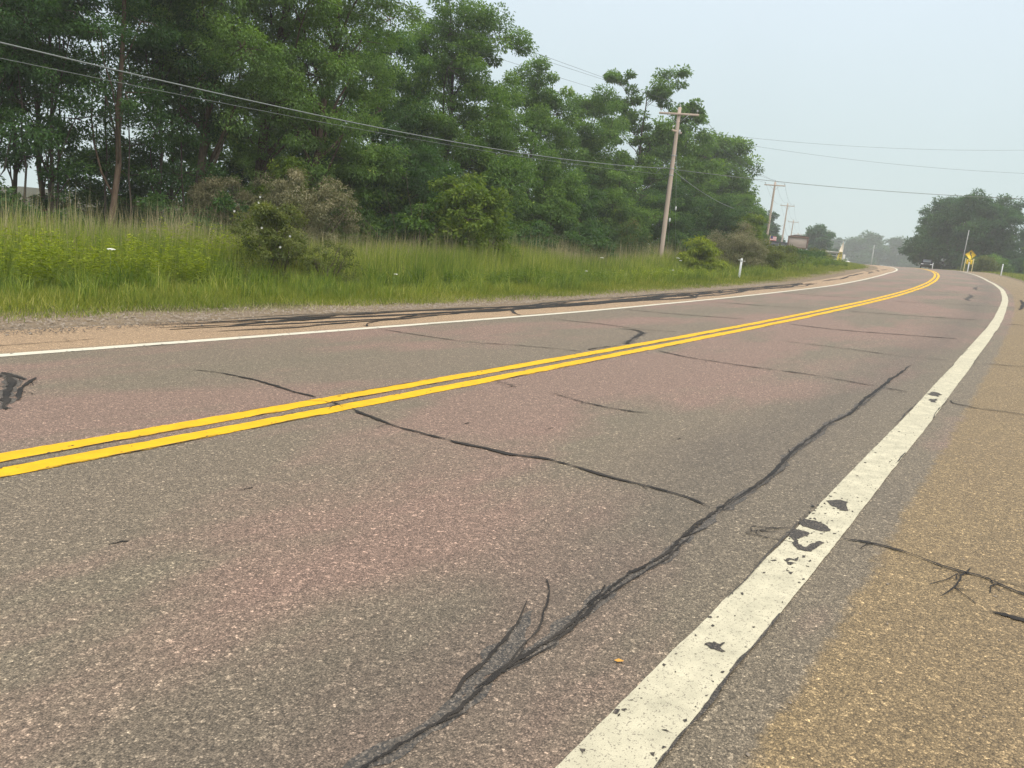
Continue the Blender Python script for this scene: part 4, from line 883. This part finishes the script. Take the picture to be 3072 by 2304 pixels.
P = [(8.7, 50.2, 10.05), (29.1, 95.7, 9.4), (46.2, 142.7, 9.7), (63.4, 189.7, 10.6), (81, 236.5, 10.4)]
YAW = [R(-12), R(-16), R(-18), R(-18), R(-18)]
PL = ['tall weathered wooden utility pole with crossarm beside the sumac', 'utility pole beyond the big rounded tree, first past the hedge', 'utility pole directly left of the wooden sign board', 'utility pole rising just behind the wooden sign board', 'farthest and smallest utility pole above the sign board']
for i, (x, y, h_) in enumerate(P): utility_pole(PL[i], x, y, h_, 2.44, YAW[i], i == 0)
# grey lone pole and its neighbour in front of the big round tree
t = thing('service_pole', 'thin grey service pole in front of the big round tree', 'utility pole', gp(60.6, 109.2)); MB().tube([(0, 0, -.3), (.03, 0, 3), (.06, 0, 5.6)], [.07, .06, .05], 10).build('pole_shaft', plain('grey_pole_wood', (.42, .42, .40), .85, .15, 3), t, smooth=True)
t = thing('service_pole', 'thin pale pole in front of the hazy far trees', 'utility pole', gp(93.0, 211.0)); MB().tube([(0, 0, -.3), (0, 0, 4), (.0, 0, 7.6)], [.16, .14, .11], 10).build('pole_shaft', MATS['grey_pole_wood'], t, smooth=True)

def wire(a, b, sag, rad, mat, label, cat='cable', tmax=1.0, n=40, group=None):
    a = np.array(a, float); b = np.array(b, float); u = np.linspace(0, tmax, n)[:, None]
    p = a * (1 - u) + b * u; p[:, 2] -= 4 * sag * (u * (1 - u))[:, 0]
    o = MB().tube(p, rad, 6).build('overhead_wire', mat, smooth=True); tag(o, label, cat, group); return o
g0 = ground(8.7, 50.2); T0 = g0 + 10.05
B0 = (-18.3, 8.2)
wire((8.3, 50.2, 6.87), (*B0, 4.7), .9, .019, cable_m, 'thick pale telephone cable sweeping left in front of the woods')
wire((8.35, 50.2, 6.5), (*B0, 4.05), .55, .007, cable_m, 'thin cable sagging just under the thick telephone cable')
wire((8.72, 50.2, T0 + .18), (*B0, 7.0), .05, .006, wire_m, 'power wire from the top of the tall weathered pole over the woods')
wire((9.85, 49.85, T0 - .15), (*B0, 7.9), .2, .006, wire_m, 'power wire from the road-side crossarm end over the woods')
wire((7.75, 50.3, T0 - .15), (-19.5, 8.9, 7.6), .3, .006, wire_m, 'power wire from the wood-side crossarm end over the woods')
wire((8.8, 50.2, T0 - 1.3), (34.5, 50.1, 10.55), .55, .006, wire_m, 'upper thin wire crossing the road toward the right')
wire((8.8, 50.2, T0 - 1.5), (34.9, 50.2, 8.95), .55, .006, wire_m, 'lower thin wire crossing the road toward the right')
wire((8.8, 50.2, 6.85), (34.8, 49.5, 7.35), .35, .017, cable_m, 'thick dark cable crossing the road toward the right')
def ptop(i, dx=0, dz=0):
    x, y, h_ = P[i]; c, s_ = math.cos(YAW[i]), math.sin(YAW[i]); return (x + dx * c, y + dx * s_, ground(x, y) + h_ + dz)
for i in range(4):
    nm = ['between the tall weathered pole and the next pole', 'between the second and third poles by the hedge', 'between the two poles at the sign board', 'between the two farthest poles'][i]
    wire(ptop(i, -1.12, -.12), ptop(i + 1, -1.12, -.12), .9, .010, wire_m, 'wood-side power wire ' + nm)
    wire(ptop(i, 0, .18), ptop(i + 1, 0, .18), .9, .010, wire_m, 'top power wire ' + nm)
    wire(ptop(i, 1.1, -.12), ptop(i + 1, 1.1, -.12), .9, .010, wire_m, 'road-side power wire ' + nm)
    wire(ptop(i, 0, -3.75), ptop(i + 1, 0, -3.4), 1.1, .02, cable_m, 'telephone cable ' + nm)

# ------------------------------------------------------------------ posts, warning sign, far roadside things
def marker_post(label, x, y, h_):
    t = thing('marker_post', label, 'marker post', gp(x, y), R(-25), 'white marker posts')
    MB().box((0, 0, h_ / 2 - .1), (.115, .03, h_ + .2), bev=.008).build('post', postw_m, t)
    MB().box((0, -.019, h_ - .12), (.08, .006, .12)).build('reflector', plain('reflector_grey', (.62, .64, .66), .25, .05, 3) if 'reflector_grey' not in MATS else MATS['reflector_grey'], t)
    return t
marker_post('white plastic marker post standing in the grass before the greyish brown bush', 12.0, 43.4, 1.15)
marker_post('white marker post at the right shoulder under the big round tree', 50.9, 83.9, 1.2)
marker_post('white marker post directly in front of the yellow curve sign', 52.6, 93.3, 1.15)
q = S2W(134, -4.6); marker_post('tiny white marker post at the crest beside the dark car', q[0], q[1], 1.0)

t = thing('curve_sign', 'yellow diamond curve warning sign with black arrow and speed plaque', 'road sign', gp(54.0, 95.8), R(-28))
for x_ in (-.42, .42): MB().box((x_, .03, .65), (.09, .06, 1.9), bev=.006).build('sign_post', plain('post_cream', (.72, .60, .30), .6, .1, 4) if 'post_cream' not in MATS else MATS['post_cream'], t)
dm = MB().prism([(0, -.62), (.62, 0), (0, .62), (-.62, 0)], .012, Matrix.Translation((0, 0, 2.05))).build('diamond_panel', signy_m, t)
def ring(mb, pts, w_, M):
    n_ = len(pts)
    for i_ in range(n_):
        a, b = Vector((pts[i_][0], 0, pts[i_][1])), Vector((pts[(i_ + 1) % n_][0], 0, pts[(i_ + 1) % n_][1]))
        d_ = (b - a).normalized(); nn = Vector((-d_.z, 0, d_.x)) * w_ / 2
        mb.prism([((a - nn).x, (a - nn).z), ((b - nn).x, (b - nn).z), ((b + nn).x, (b + nn).z), ((a + nn).x, (a + nn).z)], .004, M)
mb = MB(); ring(mb, [(0, -.57), (.57, 0), (0, .57), (-.57, 0)], .025, Matrix.Translation((0, -.0095, 2.05))); mb.build('black_border', black_m, dm)
arrow = [(.10, -.36), (.18, -.36), (.18, -.12), (.02, .05), (.02, .17), (.11, .17), (-.03, .36), (-.17, .17), (-.08, .17), (-.08, .0), (.10, -.17)]
MB().prism(arrow, .004, Matrix.Translation((0, -.0095, 2.05))).build('curve_arrow', black_m, dm)
pq = MB().box((0, 0, 1.20), (.62, .012, .56), bev=.004).build('speed_plaque', signy_m, t)
def text_mesh(name, body, size, mat, parent, loc):
    cu = bpy.data.curves.new(name, 'FONT'); cu.body = body; cu.size = size; cu.align_x = 'CENTER'; cu.extrude = .002
    ob = bpy.data.objects.new(name + '_tmp', cu); C.objects.link(ob)
    dg = bpy.context.evaluated_depsgraph_get(); dg.update(); me = bpy.data.meshes.new_from_object(ob.evaluated_get(dg))
    bpy.data.objects.remove(ob); me.materials.clear(); me.materials.append(mat)
    o = bpy.data.objects.new(name, me); link(o, parent); o.location = loc; o.rotation_euler = (R(90), 0, 0); return o
text_mesh('plaque_lettering', '50', .40, black_m, pq, (0, -.010, 1.14)); text_mesh('plaque_lettering', 'M.P.H.', .14, black_m, pq, (0, -.010, .97))

# wooden sign board near the bend
wb_m = plain('weathered_board', (.44, .35, .30), .85, .2, 3); br_m = plain('board_frame_brown', (.17, .10, .075), .8, .25, 3); wht_m = plain('old_white_paint', (.74, .72, .69), .7, .12, 3); gry_m = plain('grey_siding', (.36, .37, .38), .8, .12, 2)
t = thing('sign_board', 'brown framed wooden sign board with white lower panel by the bend', 'sign', gp(45.4, 132.0), R(-20))
MB().box((0, .0, 2.75), (3.0, .5, 1.55), bev=.02).build('panel', wb_m, t)
for sg in (-1, 1): MB().box((sg * 1.52, -.06, 2.75), (.22, .66, 1.7), bev=.02).build('frame_side', br_m, t)
MB().box((0, -.06, 3.62), (3.3, .7, .2), bev=.02).build('frame_top', br_m, t); MB().box((0, -.06, 1.92), (2.84, .62, .16), bev=.02).build('frame_bottom', br_m, t)
MB().prism([(-1.7, 3.73), (1.7, 3.73), (1.0, 3.93), (-.6, 3.98)], .8).build('cap', br_m, t)
MB().box((-.1, 0, 1.2), (1.9, .3, 1.2), bev=.02).build('lower_panel', wht_m, t)
for x_ in (-1.66, 1.55): MB().box((x_, .1, .8), (.2, .2, 2.1), bev=.01).build('post', wht_m, t)
MB().box((1.05, .1, .9), (.16, .2, 1.9), bev=.01).build('post', br_m, t)
# open shed behind the hedge
t = thing('open_shed', 'low grey open shed with dark roof between the poles', 'shed', gp(44.8, 141.0), R(-20))
MB().prism([(-2.2, 2.3), (2.2, 2.3), (1.9, 2.75), (-1.9, 2.75)], 3.0).build('roof', plain('shed_roof', (.10, .10, .12), .7, .15, 2), t)
MB().box((-.9, 1.2, 1.1), (2.3, .1, 2.3)).build('back_wall', gry_m, t)
for x_ in (-2.0, .4, 1.95): MB().box((x_, -1.3, 1.1), (.16, .16, 2.4)).build('post', wht_m, t)
MB().box((1.2, -1.25, 2.1), (1.5, .1, .3)).build('fascia', wht_m, t)
# flag
red_m = plain('flag_red', (.55, .05, .06), .7, .1, 4); fw_m = plain('flag_white', (.80, .78, .77), .7, .05, 4); blu_m = plain('flag_blue', (.05, .07, .20), .7, .1, 4)
t = thing('flag', 'small red and white striped flag with blue canton on a wooden post', 'flag', gp(35.2, 114.2), R(-12)); FZ = .62
MB().tube([(0, 0, -.3), (0, 0, 2.72 + FZ)], [.045, .04], 8).build('flag_pole', plain('flag_pole_wood', (.50, .33, .20), .7, .1, 4), t)
for k in range(7):
    z0 = 2.62 + FZ - k * .085; u = np.linspace(0, .85, 9); 
    V = np.vstack([np.stack([u + .05, .05 * np.sin(u * 8), z0 - .05 * u + 0 * u], 1), np.stack([u + .05, .05 * np.sin(u * 8), z0 - .085 - .05 * u], 1)]); i_ = np.arange(8)
    mk('stripe', V, np.stack([i_, i_ + 9, i_ + 10, i_ + 1], -1), red_m if k % 2 == 0 else fw_m, t)
u = np.linspace(0, .34, 6)
mk('canton', np.vstack([np.stack([u + .05, .05 * np.sin(u * 8) - .006, 2.625 + FZ - .05 * u], 1), np.stack([u + .05, .05 * np.sin(u * 8) - .006, 2.27 + FZ - .05 * u], 1)]), np.stack([np.arange(5), np.arange(5) + 6, np.arange(5) + 7, np.arange(5) + 1], -1), blu_m, t)
# feather banner and stand
t = thing('feather_banner', 'tall yellow and white feather banner at the roadside by the bend', 'banner', gp(55.6, 139.1), R(-20))
MB().tube([(.38, 0, -.2), (.38, 0, 2.6), (.34, 0, 3.3), (.2, 0, 3.75), (.05, 0, 3.85)], .03, 7).build('pole', wht_m, t)
MB().prism([(-.5, .25), (.36, .25), (.36, 1.9), (-.28, 1.9)], .02).build('yellow_cloth', plain('banner_yellow', (.80, .64, .10), .7, .1, 3), t)
MB().prism([(-.28, 1.91), (.36, 1.91), (.34, 3.2), (.2, 3.68), (.05, 3.3)], .02).build('white_cloth', plain('banner_cream', (.80, .68, .52), .7, .1, 3), t)
mb = MB()
for k in range(5): mb.box((0 - .05 + .03 * k, -.014, .5 + .29 * k), (.4 - .03 * k, .006, .15))
g_ = mb.build('dark_print', plain('banner_print', (.16, .14, .08), .7, .1, 3), t); g_['kind'] = 'stuff'
t = thing('produce_stand', 'white framed roadside stand left of the feather banner', 'stand', gp(54.0, 139.6), R(-20))
for x_ in (-1.3, 0, 1.1): MB().box((x_, 0, .8), (.12, .12, 1.7)).build('post', wht_m, t)
for z_, w_ in ((1.65, .22), (1.2, .14), (.5, .16)): MB().box((-.1, -.08, z_), (2.8, .1, w_)).build('rail', wht_m, t)
MB().box((-.1, .4, .75), (2.5, .6, .12)).build('counter', plain('stand_wood', (.42, .30, .22), .8, .15, 3), t)
MB().prism([(-1.9, 1.75), (1.5, 1.75), (1.3, 1.95), (-1.7, 2.0)], 1.5).build('roof', wht_m, t)
t = thing('white_notice', 'small white notice board right of the feather banner', 'sign', gp(56.4, 139.3), R(-20)); MB().box((0, 0, .75), (.42, .05, 1.5), bev=.01).build('board', wht_m, t); MB().box((0, .08, .4), (.1, .08, .9)).build('stake', br_m, t)
t = thing('white_cover', 'low white tarpaulin heap on the grass right of the notice board', 'tarpaulin', gp(57.3, 139.6), R(-20))
MB().lathe([(.62, 0), (.6, .15), (.42, .32), (.2, .43), (.02, .47)], (0, 0, 0), 11).build('sheet', wht_m, t, smooth=True)

# dark car just past the crest
cb_m = plain('car_paint_dark', (.018, .021, .026), .25, .05, 2, spec=.6); gl_m, nt_, out_ = newmat('windscreen'); N_ = NT(nt_); N_.bsdf(out_, (.30, .33, .36), .08, spec=1.0)
cp = np.array(gp(66.9, 131.0)); ca = float(np.interp(150, S, th))
t = thing('car', 'dark car coming over the crest with bright windscreen', 'car', tuple(cp), R(-27))
prof = [(-.9, .35), (-.92, .75), (-.86, .95), (.86, .95), (.92, .75), (.9, .35)]
bodyp = [(-2.2, .32), (2.2, .32), (2.25, .7), (2.05, .95), (.95, 1.02), (-1.05, 1.0), (-2.1, .88), (-2.25, .65)]
Mz = Matrix.Rotation(R(90), 4, 'Z')
MB().prism(bodyp, 1.78, Mz).build('body', cb_m, t)
MB().prism([(-1.0, 1.0), (.95, 1.0), (.55, 1.52), (-.5, 1.55)], 1.5, Mz).build('roof', cb_m, t)
M_ = Matrix.Translation((0, -.78, 1.29)) @ Matrix.Rotation(R(-43), 4, 'X')
MB().box((0, -.80, 1.30), (1.22, .03, .62), Matrix.Rotation(R(-42), 4, 'X'), .01).build('windscreen', gl_m, t)
for sx_ in (-1, 1):
    MB().prism([(-.8, 1.05), (.75, 1.05), (.45, 1.45), (-.45, 1.47)], .02, Matrix.Translation((sx_ * .757, 0, 0)) @ Mz).build('side_window', gl_m, t)
    MB().box((sx_ * .66, -2.19, .72), (.34, .1, .14), bev=.02).build('headlight', postw_m, t)
    for yy in (-1.35, 1.35):
        wv = MB(); wv.tube([(sx_ * .72, yy, .33), (sx_ * .9, yy, .33)], .33, 16); w_ = wv.build('tyre', black_m, t)
        MB().tube([(sx_ * .89, yy, .33), (sx_ * .915, yy, .33)], .2, 12).build('rim', metal_m, w_)

# ------------------------------------------------------------------ background trees
big = make_tree('big_round_tree', 'huge dark round-crowned tree beside the road behind the curve sign', 'tree', gp(73.4, 133.0), 12.4, 19.0, 201, far_m, .55, .03, 60, 540, 70000, (.42, .21), crad=1.15, lobe_r=.14, shape='round', Wy=17)
make_tree('side_tree', 'lower dark tree at the right foot of the huge round tree', 'tree', gp(84.5, 127.0), 6.8, 8, 202, far_m, .25, .02, 20, 150, 16000, (.45, .22), crad=1.0, lobe_r=.22, shape='round')
make_tree('side_tree', 'small lighter tree right of the marker post at the shoulder', 'tree', gp(72.0, 108.0), 5.2, 7, 203, maple_m, .2, .02, 18, 120, 12000, (.35, .18), crad=.8, lobe_r=.24, shape='round')
make_tree('side_tree', 'tall misty tree to the right behind the huge round tree', 'tree', gp(101.0, 142.0), 7.5, 10, 204, far_m, .3, .02, 24, 170, 16000, (.5, .25), crad=1.1, lobe_r=.22, shape='round')
make_tree('side_tree', 'dense dark tree closing the gap right of the huge round tree', 'tree', gp(92.0, 143.0), 8.5, 10, 206, far_m, .3, .02, 22, 170, 15000, (.5, .25), crad=1.1, lobe_r=.22, shape='round')
make_tree('side_tree', 'broad misty tree at the right edge of the far woods', 'tree', gp(108.0, 134.0), 7.0, 11, 205, far_m, .3, .02, 24, 170, 16000, (.5, .25), crad=1.1, lobe_r=.22, shape='round')
for i, (x, y, H_, W_, m_, lb) in enumerate(((60.2, 104.0, 2.2, 4.6, rose_m, 'brownish roadside bush behind the curve sign'), (64.5, 108.5, 2.6, 5.0, maple_m, 'green roadside bush right of the curve sign'), (69.5, 104.0, 2.4, 5, maple_m, 'low green bush right of the marker post under the big tree'), (69.5, 118.5, 2.6, 6.5, far_m, 'dark bush at the foot of the huge round tree'), (62.0, 91.5, 2.2, 4.5, maple_m, 'low bush on the grass just beyond the right marker post'), (66.5, 96.5, 2.6, 5.5, maple_m, 'rounded low bush behind the marker post bushes'), (78.0, 121.5, 3.6, 7.5, far_m, 'tall dark bush between the huge round tree and the side trees'), (81.5, 117.0, 3.2, 7, far_m, 'dark bush under the right half of the huge round tree'), (78.5, 110.0, 3.0, 7, maple_m, 'green bush at the right edge beyond the low lighter tree'), (88.0, 116.0, 3.4, 8, far_m, 'dark bush behind the right-hand side trees'))):
    make_bush('roadside_bush', lb, 'bush', gp(x, y), H_, W_, 210 + i, m_, 100, 9000, (.26, .12), 'bushes beyond the right shoulder', .6, 8)
f1 = make_tree('far_tree', 'misty rounded tree behind the first pole past the hedge', 'tree', gp(52.5, 183.0), 11.2, 10.5, 221, far_m, .3, .05, 24, 170, 15000, (.60, .32), crad=1.15, lobe_r=.22, shape='round', group='far misty trees')
f2 = make_tree('far_tree', 'misty lone tree with notched crown right of the sign board', 'tree', gp(72.8, 198.0), 10.4, 8.0, 222, far_m, .3, .05, 22, 150, 14000, (.60, .32), crad=1.0, lobe_r=.2, shape='oval', group='far misty trees')
FT = [(f1, 45.5, 179.0, 0.85, 'misty tree nearest the end of the woods'), (f2, 62.0, 196.0, 0.70, 'small misty tree behind the wooden sign board'), (f1, 78.0, 204.0, 0.55, 'low misty tree right of the notched lone tree'),
      (f1, 159.0, 414.0, 1.60, 'pale misty tree at the left of the far tree row'), (f1, 175.5, 411.0, 1.95, 'tallest pale misty tree of the far row'), (f2, 187.5, 426.0, 1.97, 'pale misty tree right of the tallest in the far row'), (f1, 199.5, 420.0, 1.89, 'pale misty tree in the middle of the far row'),
      (f2, 213.0, 429.0, 2.18, 'pale misty tree near the right end of the far row'), (f1, 225.0, 420.0, 2.15, 'pale misty tree nearest the huge round tree'), (f1, 240.0, 427.5, 1.97, 'pale misty tree behind the huge round tree'),
      (f1, 147.0, 495.0, 1.37, 'faint misty tree left of the far row'), (f1, 186.0, 510.0, 2.34, 'faint misty tree behind the far row'), (f2, 135.0, 375.0, 0.91, 'low misty tree behind the feather banner'), (f1, 150.0, 393.0, 0.84, 'low misty tree left in the far row'),
      (f1, 192.0, 393.0, 1.07, 'low misty tree in front of the far row middle'), (f1, 210.0, 396.0, 1.17, 'low misty tree in front of the far row right'), (f1, 171.0, 393.0, 0.94, 'low misty tree in front of the tallest far tree')]
for i, (src, x, y, sc, lb) in enumerate(FT):
    c = copy_tree(src); c.location = gp(x, y); c.rotation_euler = (0, 0, i * 1.7 + .6); c.scale = (sc * 1.05, sc * 1.05, sc); c['label'] = lb

# ------------------------------------------------------------------ smoke haze: one closed box of even density
gv = np.empty(len(gnd.data.vertices) * 3, np.float32); gnd.data.vertices.foreach_get('co', gv); gv = gv.reshape(-1, 3); lo, hi = gv.min(0) - 6, gv.max(0) + 6
lo[2] = gv[:, 2].min() - 1; hi[2] = 29
hz = MB().box((lo + hi) / 2, hi - lo).build('haze', ground_m); hz.data.materials.clear()
hm = bpy.data.materials.new('haze'); hm.use_nodes = True; ht = hm.node_tree; ht.nodes.clear(); ho = ht.nodes.new('ShaderNodeOutputMaterial')
pv = ht.nodes.new('ShaderNodeVolumePrincipled'); pv.inputs['Color'].default_value = (.955, .985, .99, 1); pv.inputs['Density'].default_value = .0010; pv.inputs['Anisotropy'].default_value = .25
ht.links.new(pv.outputs[0], ho.inputs['Volume']); hz.data.materials.append(hm); tag(hz, 'thin grey smoke haze filling the air over the road', 'haze', kind='stuff')
